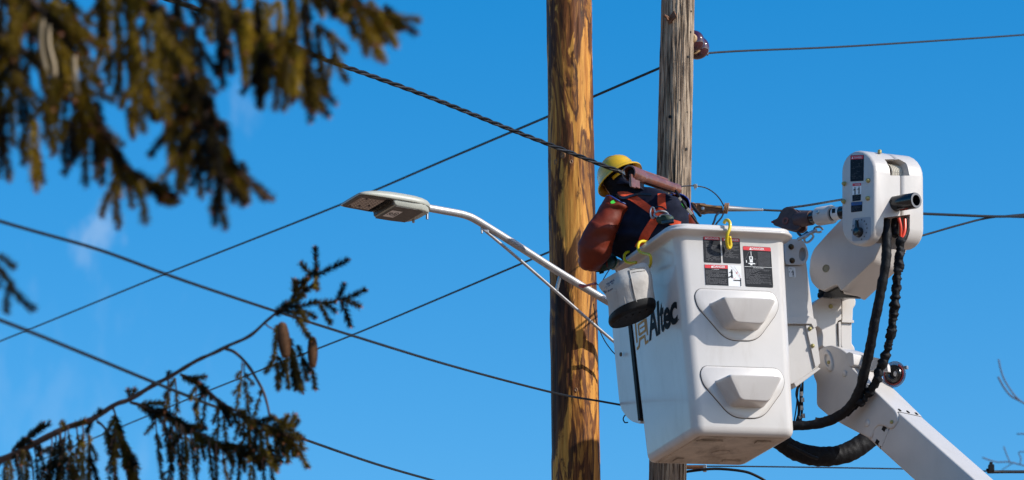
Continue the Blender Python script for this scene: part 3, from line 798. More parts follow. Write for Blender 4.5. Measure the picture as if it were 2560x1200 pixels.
# ------------------------------------------------------------------ jib arm, winch head and pole
JN = V((-.60, -.80, 0)).normalized(); JP = P(2110, 640, 20.42)
m = MB(); m.lathe(P(2090, 740, 20.68), V((0, 0, 1)), [(0, .10), (.012, .10), (.012, .085), (.03, .085), (.03, .095), (.045, .09)], 28); m.build('turntable', SEAM, lift)
m = MB(); ppx(m, [(2046, 740), (2055, 728), (2090, 713), (2095, 728), (2104, 732), (2138, 738), (2136, 741), (2060, 741)], JP, JN, -JN*.03, .004, off=-.03); m.build('rubber_boot', BLACKP, lift, bevel=.004)
m = MB(); m.lathe(P(2148, 742, 20.6), V((.3, -.5, 0)), [(0, .012), (.03, .012), (.03, .006), (.045, .006)], 12); m.build('bolt', BOLT, lift)
jp = [(2110, 540), (2067, 585), (2034, 622), (2025, 645), (2022, 680), (2027, 703), (2042, 721), (2058, 727), (2078, 716), (2092, 711), (2099, 724), (2104, 727), (2186, 651), (2216, 585), (2216, 540)]
m = MB(); ppx(m, jp, JP, JN, -JN*.235, .018); m.build('jib_arm', CAST, lift, bevel=.010, seg=4)
p = hit(2065, 671, JP, JN); m = MB(); m.lathe(p, JN, [(-.001, .022), (.004, .021), (.004, .016), (.001, .014), (.001, .002)], 20); m.build('pivot_plug', mat('khaki_plug', (.20, .19, .13), .5), lift)
p = P(2183, 696, 20.2); 

HF = V((-.75, -.66, 0)).normalized()           # winch head face
HP = P(2145, 495, 20.0)
HE = P(2270, 508, 20.17) - HP                    # how far the head reaches back
def stad(x0, x1, y0, y1, P0, n, cnt=12, tilt=0):
    pts = []
    cx = (x0+x1)/2; r = (x1-x0)/2; ry = 52
    for k in range(cnt+1):
        t = math.pi*k/cnt; pts.append((cx+r*math.cos(t), y0+ry-ry*math.sin(t)))
    for k in range(cnt+1):
        t = math.pi+math.pi*k/cnt; pts.append((cx+r*math.cos(t), y1-ry-ry*math.sin(t)))
    return [hit(x, y, P0, n) for x, y in pts]
ST = stad(2103, 2186, 376, 615, HP, HF)
def boolcut(o, cutmb):
    c = cutmb.build('cut', SEAM, None, smooth=False)
    b = o.modifiers.new('b', 'BOOLEAN'); b.operation = 'DIFFERENCE'; b.object = c; b.solver = 'EXACT'
    bpy.context.view_layer.update()
    og = o.data
    me = bpy.data.meshes.new_from_object(o.evaluated_get(bpy.context.evaluated_depsgraph_get()))
    o.modifiers.clear(); o.data = me; me.name = o.name
    cm = c.data; bpy.data.objects.remove(c); bpy.data.meshes.remove(cm); bpy.data.meshes.remove(og)
SDN = V((.66, -.75, 0)).normalized()            # sunny side of the head faces this way
SDP = hit(2186, 495, HP, HF)
def rounded_ext(poly, e0, e1, r, m, n=4):
    """extrude a convex outline from e0 to e1 with rounded rims"""
    c = sum(poly, V((0, 0, 0)))/len(poly); d = HE.normalized(); rings = []
    Rr = (poly[0]-c).length
    for k in range(n+1):
        t = math.pi/2*k/n; ins = r*(1-math.sin(t)); z_ = r*(1-math.cos(t))
        rings.append([p + d*(e0+z_) - (p-c).normalized()*ins for p in poly])
    for k in range(n, -1, -1):
        t = math.pi/2*k/n; ins = r*(1-math.sin(t)); z_ = r*(1-math.cos(t))
        rings.append([p + d*(e1-z_) - (p-c).normalized()*ins for p in poly])
    m.loft(rings); return m
HL = HE.length
m = MB(); rounded_ext(ST, 0, HL*.535, .018, m); hA = m.build('winch_cover', CAST, lift, angle=35)
m = MB(); rounded_ext([p*1 for p in ST], HL*.545, HL*1.0, .022, m); hB = m.build('winch_cover', CAST, lift, angle=35)
def sdbox(poly, din=.12, dout=.05):
    m = MB(); m.prism([hit(x, y, SDP, SDN)+SDN*dout for x, y in poly], -SDN*(din+dout)); return m
win = [(2213, 398), (2246, 398), (2256, 410), (2258, 444), (2218, 441)]
opening = [(2207, 545), (2262, 540), (2263, 660), (2207, 660)]
cut_ = sdbox(win, .10); 
for o in (hA, hB):
    boolcut(o, sdbox(win, .10)); boolcut(o, sdbox(opening, .17))
for o in (hA, hB):
    o.data.materials.clear(); o.data.materials.append(CAST); o.data.polygons.foreach_set('use_smooth', [True]*len(o.data.polygons)); o.data.set_sharp_from_angle(angle=R(35))
m = MB(); m.prism([p+HE*.53 for p in [HP+(q-HP)*.42 for q in ST]], HE*.03); m.build('head_core', SEAM, lift)
# rope on the drum inside the window
drc = hit(2255, 430, SDP, SDN) - SDN*.060 + V((0, 0, -.005)); hax = HE.normalized()
m = MB(); m.tube([drc-hax*.055, drc+hax*.055], .046, 24); drum = m.build('winch_drum', BLACKP, lift)
for k in range(8):
    m = MB(); c = drc + hax*(-.047+.0115*k)
    u = hax.cross(V((0, 0, 1))).normalized(); v_ = hax.cross(u)
    m.tube([c+(u*math.cos(6.283*t/28)+v_*math.sin(6.283*t/28))*.052 for t in range(29)], .0062, 8, cap=False)
    m.build('rope_turn', mat('cream_rope', (.58, .53, .44), .8, var=.2, vscale=150) if 'cream_rope' not in bpy.data.materials else bpy.data.materials['cream_rope'], drum)
# face stickers, bolts, dial
def mkhead(q): return Stick(q, HP, HF)
s = mkhead([(2126.5, 388.5), (2160, 387), (2159, 452), (2126, 454)]).plate(0, .05); s.rect(.03, .015, .97, .16, 1, 1).tri(.17, .09, .12, .09, 2, 2).text('DANGER', .3, .06, .85, .13, 2, 2); s.lines(.1, .2, .9, .92, 12, 1, 3, 2, .5, .2).build(lift, 'tall DANGER sticker at the top of the winch cover face')
s = mkhead([(2131.5, 458.5), (2154, 457), (2153, 501.5), (2131, 504.5)]).plate(2, .05); s.rect(.02, .01, .98, .16, 1, 1).text('DANGER', .3, .05, .9, .13, 2, 2).rect(.02, .64, .98, .99, 1, 0)
s.man(.3, .42, .45, .42, 1, 0).man(.75, .40, .45, .42, 1, 0).lines(.1, .68, .9, .95, 5, 2, 3, 8, .6, .3).build(lift, 'small DANGER sticker with two black figures')
s = mkhead([(2128, 506), (2156, 503.5), (2155.5, 528), (2128, 531)]).plate(0, .05); s.rect(.02, .03, .98, .34, 1, 4).text('NOTICE', .3, .1, .75, .25, 2, 3).lines(.08, .42, .92, .95, 6, 1, 3, 9, .5, .3).build(lift, 'dark sticker with a blue heading')
for x, y in ((2111.5, 459.5), (2171.5, 451.5), (2110, 504), (2170.5, 496)):
    p = hit(x, y, HP, HF); m = MB(); m.lathe(p, HF, [(-.001, .0125), (.004, .0125), (.014, .009), (.016, .004)], 12); m.build('bolt', BOLT, lift)
p = hit(2248, 466, SDP, SDN); m = MB(); m.lathe(p+SDN*0, SDN, [(-.02, .0125), (.004, .0125), (.016, .009), (.018, .004)], 12); m.build('bolt', BOLT, lift)
p = P(2199, 377, 20.08); m = MB(); m.lathe(p-V((0, 0, .012)), V((0, 0, 1)), [(0, .011), (.014, .011), (.018, .006)], 12); m.build('bolt', BOLT, lift)
m = MB(); q = [hit(x, y, HP, HF)+HF*.001 for x, y in ((2132, 546), (2177, 542), (2177, 590), (2172, 600), (2131, 604), (2131, 560))]
m.prism(fillet(q, [.05, .01, .01, .01, .01, .02], 5), -HF*.002, 0)
dialp = m.build('dial_plate', DIALM, lift, smooth=False)
kc = hit(2149, 581, HP, HF)
m = MB(); 
for k in range(11):
    t = 2.9-k*.42; a = kc+(V((.66, -.75, 0))*math.cos(t)*.055 + V((0, 0, 1))*(math.sin(t)*.055+.012))+HF*.0022
    m.box(a, V((.66, -.75, 0))*.004, V((0, 0, 1))*.004, HF*.0003)
m.build('dial_marks', STK_GRY, dialp, smooth=False)
m = MB(); m.lathe(kc, HF, [(0, .028), (.006, .027), (.03, .022), (.033, .016)], 20); kn = m.build('dial_knob', BLACKP, dialp)
m = MB(); m.prism([kc+HF*.01+V((.66, -.75, 0))*a+V((0, 0, 1))*b for a, b in ((-.012, 0), (.012, 0), (.004, .062), (-.002, .062))], HF*.02); m.build('knob_pointer', BLACKP, dialp, bevel=.002)

# black pipe through the head
PS = hit(2232, 513, SDP, SDN); PA = hit(1958, 556, PS, HF); PB = hit(2289, 501, PS, HF)
dPA = (PA-CAM).dot(FW); dPB = (PB-CAM).dot(FW)
pd = (PB-PA).normalized()
ta = lambda px: ((px-1958)/(2289-1958))
def pp(px):
    # point on the pipe axis that shows at this pixel column
    a, b = 1/dPA, 1/dPB; t = ta(px); iv = a+(b-a)*t
    return P(px, 556-55*t, 1/iv)
m = MB()
c1 = pp(2289); prof_ = [(-(c1-pp(2228)).length, .042), (0, .042), (.004, .040), (.004, .028), (-.18, .026)]
m.lathe(c1, pd, prof_, 36, cap1=True); pipe = m.build('jib_pipe', BLACKP, lift, angle=40)
m = MB(); m.lathe(c1, pd, [(.0045, .0395), (.0055, .0395), (.0055, .0285), (.0045, .0285)], 36, cap0=False, cap1=False); m.build('pipe_end_ring', mat('grey_pipe_edge', (.16, .16, .17), .5), pipe)
m = MB(); m.lathe(pp(2224)-pd*.02, pd, [(0, .052), (.05, .055), (.055, .045)], 28); m.build('pipe_socket', BLACKP, lift)
m = MB(); m.lathe(pp(2226)-pd*.03-V((0, 0, .014)), pd, [(0, .048), (.02, .050), (.03, .044)], 28); m.build('pipe_cradle', STEEL, lift)
hp = pp(2243)+SDN*.0+V((-.0, 0, 0)); rr_ = (V((0, -1, 0))-pd*pd.dot(V((0, -1, 0)))).normalized()
m = MB(); m.lathe(pp(2240)+rr_*.040, rr_, [(-.002, .008), (.003, .008), (.003, .005), (-.001, .001)], 12); m.build('pin_hole', SEAM, pipe)
# left side of the pipe: sheave jaw, sleeve, white collar
m = MB(); m.lathe(pp(1992), pd, [(0, .036), (.01, .0405), ((pp(2028)-pp(1992)).length, .0405), ((pp(2030)-pp(1992)).length, .038)], 28); m.build('jib_sleeve', MAUVE, lift)
m = MB(); m.lathe(pp(2026), pd, [(0, .034), ((pp(2160)-pp(2026)).length, .034)], 28); m.build('jib_pipe_inner', BLACKP, lift)
m = MB(); m.lathe(pp(2046), pd, [(0, .046), (.004, .050), ((pp(2080)-pp(2046)).length, .050), ((pp(2083)-pp(2046)).length, .045), ((pp(2083)-pp(2046)).length, .036)], 32); m.build('white_collar', WHITE, lift)
p = pp(2057)+(V((-.55, -.8, .1))).normalized()*.048; m = MB(); m.lathe(p, V((-.55, -.8, .1)), [(0, .011), (.012, .009), (.014, .003)], 10); m.build('bolt', STEEL, lift)
m = MB(); m.lathe(pp(2087), pd, [(0, .0352), ((pp(2104)-pp(2087)).length, .0352)], 28, cap0=False, cap1=False); m.build('pipe_label', STK_WHT, lift)
m = MB(); q = pp(2093)+V((-.6, -.78, .15)).normalized()*.036; m.box(q, pd*.012, V((0, 0, 1))*.012, V((-.6, -.78, .15)).normalized()*.0008); m.build('label_symbol', STK_BLK, lift, smooth=False)
SJ = V((-.62, -.78, 0)).normalized(); SJP = pp(1966)+SJ*.035
jaw = [(1930, 551), (1943, 546), (1950, 531), (1957, 521), (1968, 516), (1980, 518), (1990, 527), (2000, 534), (2000, 568), (1988, 577), (1972, 574), (1950, 568), (1934, 563)]
m = MB(); ppx(m, jaw, SJP, SJ, -SJ*.018, .01); m.build('sheave_plate', MAUVE, lift, bevel=.003)
m = MB(); ppx(m, jaw, SJP, SJ, -SJ*.018, .01, off=-.055); m.build('sheave_plate', MAUVE, lift, bevel=.003)
m = MB(); m.lathe(hit(1966, 546, SJP, SJ)-SJ*.055, SJ, [(0, .05), (.012, .042), (.024, .042), (.036, .05)], 28); m.build('sheave_wheel', MAUVE, lift)
m = MB(); c = hit(1964, 552, SJP, SJ); m.lathe(c, SJ, [(-.001, .020), (.004, .020), (.004, .010), (.000, .009), (-.002, .001)], 20); m.build('red_bushing', mat('faded_red_paint', (.28, .08, .06), .6, var=.4, vscale=60), lift)
m = MB(); m.lathe(hit(1931, 555, SJP, SJ), SJ, [(-.02, .006), (.004, .006)], 10); m.build('pin', REDC, lift)
m = MB(); q = pxline([(1974, 519, dPA), (2020, 513, dPA-.08), (2110, 498, dPA-.28)], 10); m.tube(q, .0065, 8)
wr = m.build('winch_rope', mat('grey_flecked_rope', (.34, .32, .29), .8, col2=(.12, .11, .10), vscale=90), lift)
# shackle and hook under the collar
m = MB(); c = P(2046, 574, dPA-.2)
m.tube([c+V((math.cos(t/16*5.5)*.022, .01*math.sin(t/3), math.sin(t/16*5.5)*.018)) for t in range(17)], .006, 8); m.build('shackle', STEEL, lift)
m = MB(); m.tube(pxline([(2040, 576, 20.25), (2025, 583, 20.22), (2008, 592, 20.2), (1994, 600, 20.2)], 5), .010, 8); m.build('hook_shank', STEEL, lift)
m = MB(); m.tube(pxline([(2030, 584, 20.2), (2033, 592, 20.2), (2024, 603, 20.2), (2015, 606, 20.2), (2011, 597, 20.2), (2022, 588, 20.2)], 5), .006, 8); m.build('hook', STEEL, lift)
m = MB(); m.tube(pxline([(1995, 582, 20.25), (2005, 590, 20.22), (2020, 580, 20.22)], 5), .008, 8); m.build('hook_latch', BLACKP, lift)

# ---- hoses
def hose(pts, r, name, amp=.12, freq=26, n=10, flat=None, mat_=HOSE, sides=16):
    c = pxline(pts, n); rs = []; L0 = 0; out = [c[0]]
    # resample evenly
    seg = .006; acc = 0; res = [c[0]]
    for a, b in zip(c, c[1:]):
        l = (b-a).length; k = seg-acc
        while k < l: res.append(a+(b-a)*(k/l)); k += seg
        acc = (l-(k-seg))
    res.append(c[-1])
    for i in range(len(res)):
        s_ = i*seg
        v = noise.noise(V((s_*freq, r*100, 3))) + .5*noise.noise(V((s_*freq*2.3, 8, r*50)))
        rs.append(r*(1+amp*v*1.6))
    m = MB(); m.tube(res, rs, sides)
    # crumple the sleeve
    m.v = [v + V((noise.noise(v*45), noise.noise(v*45+V((9, 0, 0))), noise.noise(v*45+V((0, 9, 0)))))*r*amp*1.4 for v in m.v]
    return m.build(name, mat_, lift, angle=180)
hose([(2213, 552, 19.98), (2217, 600, 19.92), (2214, 660, 19.88), (2200, 740, 19.86), (2186, 810, 19.86), (2173, 880, 19.88), (2161, 930, 19.9), (2149, 975, 19.93), (2131, 1008, 19.96), (2100, 1038, 20.0), (2060, 1056, 20.03), (2020, 1063, 20.05), (1980, 1064, 20.06)], .0255, 'sleeved_hose', .09, 16)
hose([(2252, 596, 19.95), (2249, 640, 19.92), (2243, 700, 19.9), (2236, 770, 19.89), (2226, 840, 19.89), (2214, 892, 19.9), (2199, 925, 19.9), (2192, 950, 19.9), (2170, 985, 19.93), (2146, 1010, 19.95)], .0225, 'sleeved_hose', .30, 38)
hose([(2160, 965, 19.95), (2130, 1018, 19.99), (2085, 1046, 20.03), (2040, 1056, 20.05)], .021, 'sleeved_hose', .3, 34)
m = MB(); m.tube(pxline([(2247, 545, 19.96), (2252, 570, 19.95), (2250, 602, 19.95)], 6), .008, 10); m.build('red_hose', REDH, lift)
m = MB(); m.tube(pxline([(2262, 548, 20.0), (2262, 575, 19.97), (2254, 602, 19.95)], 6), .008, 10); m.build('red_hose', REDH, lift)
hose([(2266, 545, 20.02), (2269, 570, 20.0), (2262, 590, 19.97), (2253, 604, 19.95)], .014, 'black_hose', .06, 10)
hose([(2238, 548, 20.05), (2236, 575, 20.02), (2238, 590, 20.0)], .018, 'black_hose', .06, 10)
hose([(1925, 1072, 20.2), (1946, 1098, 20.2), (1990, 1128, 20.22), (2045, 1141, 20.25), (2100, 1137, 20.3), (2145, 1117, 20.35), (2185, 1085, 20.4)], .052, 'hose_bundle', .06, 9, flat=.7, sides=24)
m = MB(); m.tube(pxline([(1970, 1112, 20.10), (2000, 1127, 20.10), (2030, 1142, 20.12), (2044, 1146, 20.14)], 6), .009, 8); m.build('bundle_clip', BLACKR, lift)
rnd = random.Random(5)
for k in range(7):
    x = 1994+rnd.uniform(-4, 14); 
    m = MB(); m.tube(pxline([(x+6, 950, 20.22), (x+rnd.uniform(-6, 6), 985, 20.2), (x+rnd.uniform(-3, 6), 1020, 20.2), (x-4+rnd.uniform(-4, 4), 1058, 20.15)], 7), rnd.choice((.0035, .005, .006)), 7)
    m.build('thin_hose', WIREM, lift)
for x, y in ((2003, 985), (2006, 1000), (2004, 1020), (2008, 1040), (2000, 1046)):
    m = MB(); m.tube([P(x, y-6, 20.17), P(x+1, y+5, 20.17)], .009, 10); m.build('fitting', STEEL, lift)

# ------------------------------------------------------------------ hooks on the rim
def hook(pts, P0, n, offs, r, label):
    q = spline([(x, y, o) for (x, y), o in zip(pts, offs)], 6)
    w_ = [hit(x, y, P0+n*o, n) for x, y, o in q]
    m = MB(); m.tube(w_, r, 10)
    o = m.build('rim_hook', YEL, None, angle=180)
    return tag(o, label, 'hook', 'yellow hooks over the bucket rim')
hook([(1622, 607), (1608, 603), (1598, 607), (1595, 618), (1599, 629), (1610, 634), (1623, 637), (1627, 646), (1626, 662), (1619, 672)], LP0, LN, [-.02, .02, .05, .068, .080, .082, .080, .075, .065, .050], .0080,
     'yellow bent hook over the left rim, at the right edge of the canvas bag')
hook([(1580, 632), (1570, 630), (1562, 636), (1561, 646), (1565, 654), (1576, 658), (1590, 656)], LP0, LN, [-.02, .02, .055, .075, .085, .085, .08], .0078,
     'yellow bent hook over the left rim, above the middle of the canvas bag')
hook([(1810, 558), (1814, 551), (1820, 551), (1825, 558), (1824, 572), (1819, 585), (1817, 600), (1819, 615), (1823, 620), (1827, 614), (1825, 600), (1824, 592)], FP0, FN, [.02, .035, .055, .064, .07, .07, .058, .04, .03, .03, .035, .045], .0086,
     'yellow hook over the front rim, hanging over the danger stickers')

# ------------------------------------------------------------------ canvas bag
def dpt(px, py, d): return P(px, py, d)
BAGD = 19.86
def bring(cx, cy, ax_, ay_, asym=0, n=40, sc_=1, depth=.145, k=0):
    c = P(cx, cy, BAGD); A = P(cx+ax_*.99, cy+ay_, BAGD) - c
    B = V((.05, 1, -.02))*depth*.9; out = []
    for i in range(n):
        t = 6.283185*i/n
        w_ = 1+.03*noise.noise(V((math.cos(t)*1.5, math.sin(t)*1.5, cy*.012+k)))*1.5
        out.append(c + (A*math.cos(t) + B*math.sin(t))*sc_*w_)
    return out
bag = thing('tool_bag', P(1583, 800, BAGD), 'grey canvas bucket bag with black base hanging from the left rim', 'tool bag')
rings = [bring(1559, 684, 59, -25, depth=.085, k=2), bring(1561, 689, 59.5, -25, depth=.09), bring(1565, 700, 60, -23, depth=.10), bring(1571, 716, 59, -21), bring(1575, 735, 57, -20), bring(1578, 757, 57, -20), bring(1580, 772, 57, -21), bring(1581, 780, 57, -21)]
inner = [bring(1559, 684, 57.5, -24, depth=.080, k=2), bring(1572, 725, 50, -18, depth=.08)]
m = MB(); m.loft(rings, cap0=False, cap1=False); m.loft(inner, cap0=False, cap1=True)
# the corner that the cord pulls out
body = m.build('canvas_body', CANVAS, bag, angle=180)
for v in body.data.vertices:
    wv = v.co + org(bag)
    q = wv-CAM; d_ = q.dot(FW); px = 1280+FPX*q.dot(RT)/d_; py = 600-FPX*q.dot(UP)/d_
    f = max(0, 1-math.hypot((px-1505)/34, (py-712)/30)); v.co += (P(px-5*f, py+4*f, d_)-P(px, py, d_))
    v.co += V((0, 0, 1))*0 + (V((noise.noise(wv*16), noise.noise(wv*16+V((5, 5, 5))), 0)))*.006
m = MB(); 
hem0 = [bring(1559.5, 686, 60.5, -25, depth=.088, k=2), bring(1561, 693, 61, -25, depth=.094), bring(1562.5, 696, 60.4, -24.5, depth=.095)]
m.loft(hem0, cap0=False, cap1=False); m.build('hem', CANVAS, bag, angle=180)
rings = [bring(1579.5, 773, 57.8, -21.5, depth=.150), bring(1580, 775, 58.8, -21.8, depth=.150), bring(1580.5, 783, 59.5, -22, depth=.150), bring(1581, 787, 59, -22, depth=.150), bring(1581.5, 791, 57, -21.5, depth=.150), bring(1582, 795.5, 54, -20.5, depth=.12), bring(1582, 795, 50, -19, depth=.11)]
m = MB(); m.loft(rings, cap0=False, cap1=True); m.build('moulded_base', BLACKR, bag, angle=50)
for k in range(5):
    m = MB(); a = P(1548+k*17, 806-k*6, BAGD); m.box(a, (P(1583, 808, BAGD)-P(1545, 822, BAGD)).normalized()*.004, V((0, 1, 0))*.06, V((0, 0, 1))*.004); m.build('base_rib', BLACKR, bag, bevel=.001)
# pocket seams and print: laid on the surface of the bag by ray casting
def bvh_of(objs):
    vs = []; fs = []
    for o in objs:
        og = org(o.parent) if o.parent else V((0, 0, 0)); k = len(vs)
        vs += [v.co+og for v in o.data.vertices]; fs += [tuple(i+k for i in p_.vertices) for p_ in o.data.polygons]
    return BVHTree.FromPolygons(vs, fs)
bt_ = bvh_of([body])
def on(bvh, px, py, off=.001):
    d = ray(px, py).normalized(); h_, n_, i_, ds = bvh.ray_cast(CAM, d)
    if h_ is None: return None, None
    if n_.dot(d) > 0: n_ = -n_
    return h_+n_*off, n_
def stitched(pts, r, name, mat_, bvh, parent, off=.001, n=6):
    q = [on(bvh, x, y, off)[0] for x, y in spline(pts, n)]; q = [a for a in q if a]
    if len(q) > 2:
        m = MB(); m.tube(q, r, 6); return m.build(name, mat_, parent, angle=180)
seamM = mat('dark_stitching', (.12, .11, .10), .9)
stitched([(1571, 676), (1576, 700), (1583, 735), (1589, 760)], .0016, 'seam', seamM, bt_, bag)
stitched([(1574, 676), (1579, 700), (1586, 735), (1592, 758)], .0022, 'seam', CANVAS, bt_, bag, .002)
stitched([(1578, 683), (1595, 679), (1613, 677)], .0016, 'seam', seamM, bt_, bag)
stitched([(1577, 674), (1595, 670), (1612, 668)], .002, 'seam', CANVAS, bt_, bag, .002)
stitched([(1560, 742), (1566, 764), (1572, 778)], .0014, 'seam', CANVAS, bt_, bag, .001)
stitched([(1540, 720), (1546, 756), (1551, 788)], .0014, 'seam', CANVAS, bt_, bag, .001)
def print_on(body_, x0, y0, ux, uy, h, name):
    """lettering laid on the bag: start pixel, direction, cap height in pixels"""
    uv, fs, asp = text_uv(body_, .02); m = MB(); L_ = math.hypot(ux, uy); nx, ny = uy/L_, -ux/L_
    vs = []
    for a, b in uv:
        q, n_ = on(bt_, x0+ux*a+nx*h*b+(.35*h*b if 0 else 0), y0+uy*a+ny*h*b, .0015)
        if q is None: return
        vs.append(q)
    m.add(vs, fs); m.build(name, NAVYP, bag, smooth=False)
print_on('RELIABLE', 1518, 713, 19, -11, 4.6, 'print')
print_on('EQUIPMENT', 1519, 719, 17, -10, 4.0, 'print')
print_on('286-7879', 1520, 730, 13, -7, 3.6, 'print')
vs = []
for loop in ([(1508, 728), (1511, 720), (1516, 716), (1517, 722), (1513, 730)], [(1510, 732), (1515, 725), (1517, 730), (1513, 733)]):
    q = [on(bt_, x, y, .0016)[0] for x, y in loop]
    if all(q): m = MB(); m.add(q, [tuple(range(len(q)))]); m.build('print', NAVYP, bag, smooth=False)
# red clip and cords holding the bag to the lamp arm
m = MB(); m.tube(pxline([(1450, 714, 20.55), (1462, 715, 20.5), (1478, 711, 20.4), (1490, 709, 20.3)], 5), [.010]*5+[.007]*11, 8)
o = m.build('red_tie', REDC, None, angle=180); tag(o, 'short red cord tied round the lamp arm beside the bag', 'cord')
m = MB(); m.tube(pxline([(1490, 709, 20.3), (1500, 713, 20.1), (1512, 704, 19.95), (1530, 688, 19.9)], 6), .0028, 6)
o = m.build('black_cord', WIREM, None, angle=180); tag(o, 'thin black cord between the red tie and the canvas bag', 'cord')
m = MB(); m.tube(pxline([(1525, 672, 20.35), (1512, 692, 20.3), (1501, 714, 20.2)], 6), .0028, 6)
o = m.build('white_cord', WIREL, None, angle=180); tag(o, 'thin pale cord hanging down from the worker glove', 'cord')

# ------------------------------------------------------------------ street lamp
lamp = thing('street_lamp', P(1650, 826, 21.15), 'grey LED street lamp on a curved metal arm with a brace, crossing the yellow pole', 'street lamp')
LA = V((.877, .48, 0)).normalized(); LT = V((.48, -.877, 0)).normalized(); LU = V((0, 0, 1))
T0 = P(875, 498, 20.10)            # middle of the front edge, on the underside plane
lp = lambda s_, t_, z_: T0 + LA*s_ + LT*t_ + LU*z_
LW = .128
SS = [(0, .112, .006), (.006, .120, .012), (.03, .128, .022), (.07, .132, .033), (.12, .133, .042), (.18, .133, .047), (.25, .133, .048), (.32, .131, .047), (.37, .124, .043), (.405, .108, .038), (.428, .085, .032), (.445, .055, .026), (.452, .03, .02)]
rings = []
for s_, w_, h_ in SS:
    r_ = []
    for k in range(19):
        t = math.pi*k/18; c_, s2 = math.cos(t), math.sin(t)
        r_.append(lp(s_, math.copysign(abs(c_)**.45, c_)*w_, abs(s2)**.75*h_ + .0))
    bot = -.030 if s_ > .2 else 0
    r_.append(lp(s_, -w_*.985, -.004)); r_.append(lp(s_, w_*.985, -.004))
    rings.append(r_)
m = MB(); m.loft(rings); m.build('housing', LAMPG, lamp, angle=50)
# driver box below the rear part
rings = []
for s_, w_, h_ in ((.195, .120, .010), (.205, .124, .034), (.215, .124, .040), (.36, .122, .040), (.39, .112, .038), (.415, .090, .034), (.435, .06, .026), (.445, .04, .012)):
    rings.append([lp(s_, t*w_, z) for t, z in ((-1, -.003), (-1, -h_*.8), (-.97, -h_*.95), (-.93, -h_), (.93, -h_), (.97, -h_*.95), (1, -h_*.8), (1, -.003))])
m = MB(); m.loft(rings); m.build('driver_box', LAMPG, lamp, angle=40)
m = MB(); m.loft([[lp(s_, t*w_, z) for t, z in ((-1, -.0), (-1, -.0015), (1, -.0015), (1, 0))] for s_, w_ in ((.208, .119), (.30, .120), (.38, .11))])
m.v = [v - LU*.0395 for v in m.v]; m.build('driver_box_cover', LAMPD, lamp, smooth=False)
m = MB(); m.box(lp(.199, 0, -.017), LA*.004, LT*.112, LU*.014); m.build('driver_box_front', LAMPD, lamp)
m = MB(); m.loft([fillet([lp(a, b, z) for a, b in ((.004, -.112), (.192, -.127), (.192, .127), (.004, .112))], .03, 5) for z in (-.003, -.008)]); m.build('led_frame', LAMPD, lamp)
m = MB(); m.loft([fillet([lp(a, b, z) for a, b in ((.025, -.085), (.158, -.092), (.158, .092), (.025, .085))], .006, 3) for z in (-.007, -.0095)]); m.build('led_board', LEDP, lamp)
m = MB(); m2 = MB()
for i in range(6):
    for j in range(7):
        a = .038+i*.0215; b = -.075+j*.025
        (m2 if (i*3+j*5) % 11 == 0 else m).lathe(lp(a, b, -.009), -LU, [(0, .0075), (.003, .0065), (.0055, .003)], 8)
m.build('led_lenses', LEDC, lamp, kind='stuff'); m2.build('led_screws', LEDB, lamp, kind='stuff')
for t in (-.11, -.1): pass
m = MB(); m.box(lp(.172, 0, -.010), LA*.010, LT*.11, LU*.003); m.box(lp(.172, -.04, -.014), LA*.006, LT*.03, LU*.004); m.box(lp(.172, .05, -.013), LA*.005, LT*.02, LU*.003); m.build('hinge_bar', SEAM, lamp, bevel=.001)
m = MB(); m.lathe(lp(.255, .01, .044), LU, [(0, .030), (.012, .030), (.02, .027), (.024, .018)], 20); m.build('photocell', BLACKP, lamp)
for a, b in ((.405, -.06), (.44, .03)):
    m = MB(); m.tube([lp(a, b, -.02), lp(a, b, -.052)], .007, 8); m.build('clamp_screw', STEEL, lamp)
# paper label 20 LED
q0 = lambda u, v: lp(.222+.062*v, -.062+.115*u, -.0418)
class LS(Stick):
    def __init__(s): s.m = MB(); s.n = -LU; s.off = 0
    def pt(s, u, v, k): return q0(u, v) - LU*.0006*k
s = LS(); s.rect(0, 0, 1, 1, 0, 2); s.text('20', .28, .10, .68, .45, 1, 0, .02).text('LED', .20, .55, .80, .90, 1, 0, .02).build(lamp, 'white label reading 20 LED', 'label')
m = MB(); 
for a in (.30, .305): pass

tail = lp(.44, 0, .006)
q = tail-CAM; tpx = 1280+FPX*q.dot(RT)/q.dot(FW); tpy = 600-FPX*q.dot(UP)/q.dot(FW); td = q.dot(FW)
def armd(px): return td + (21.08-td)*(px-tpx)/(1650-tpx)
armpts = [(1066, 519), (1110, 527), (1148, 534), (1172, 541), (1192, 551), (1215, 565), (1300, 618), (1400, 682), (1510, 748), (1600, 800), (1652, 830)]
m = MB(); m.tube(pxline([(x, y, armd(x)) for x, y in armpts], 6), .0205, 18); m.build('arm', ALU, lamp, angle=180)
m = MB(); m.tube(pxline([(1212, 576, armd(1212)+.0), (1300, 650, armd(1300)), (1400, 737, armd(1400)), (1530, 850, armd(1530)), (1652, 953, armd(1652))], 4), .0085, 10); m.build('brace', ALU, lamp, angle=180)
m = MB(); m.tube(pxline([(1401, 688, armd(1401)), (1396, 705, armd(1398)), (1391, 727, armd(1392))], 3), .010, 12); m.build('strut', STEEL, lamp)
m = MB(); a = P(1213, 576, armd(1213)); m.box(a, (P(1225, 583, 20.4)-P(1213, 576, 20.4)).normalized()*.022, V((.1, -1, 0)).normalized()*.010, V((0, 0, 1))*.009); m.tube([a+V((-.018, -.01, -.02)), a+V((-.02, -.01, .015))], .006, 8); m.build('brace_clamp', ALU, lamp, bevel=.002)
m = MB(); a = P(1655, 832, 21.12); m.box(a, V((.05, 0, 0)), V((0, .03, 0)), V((0, 0, .12))); m.build('pole_plate', STEEL, lamp, bevel=.004)

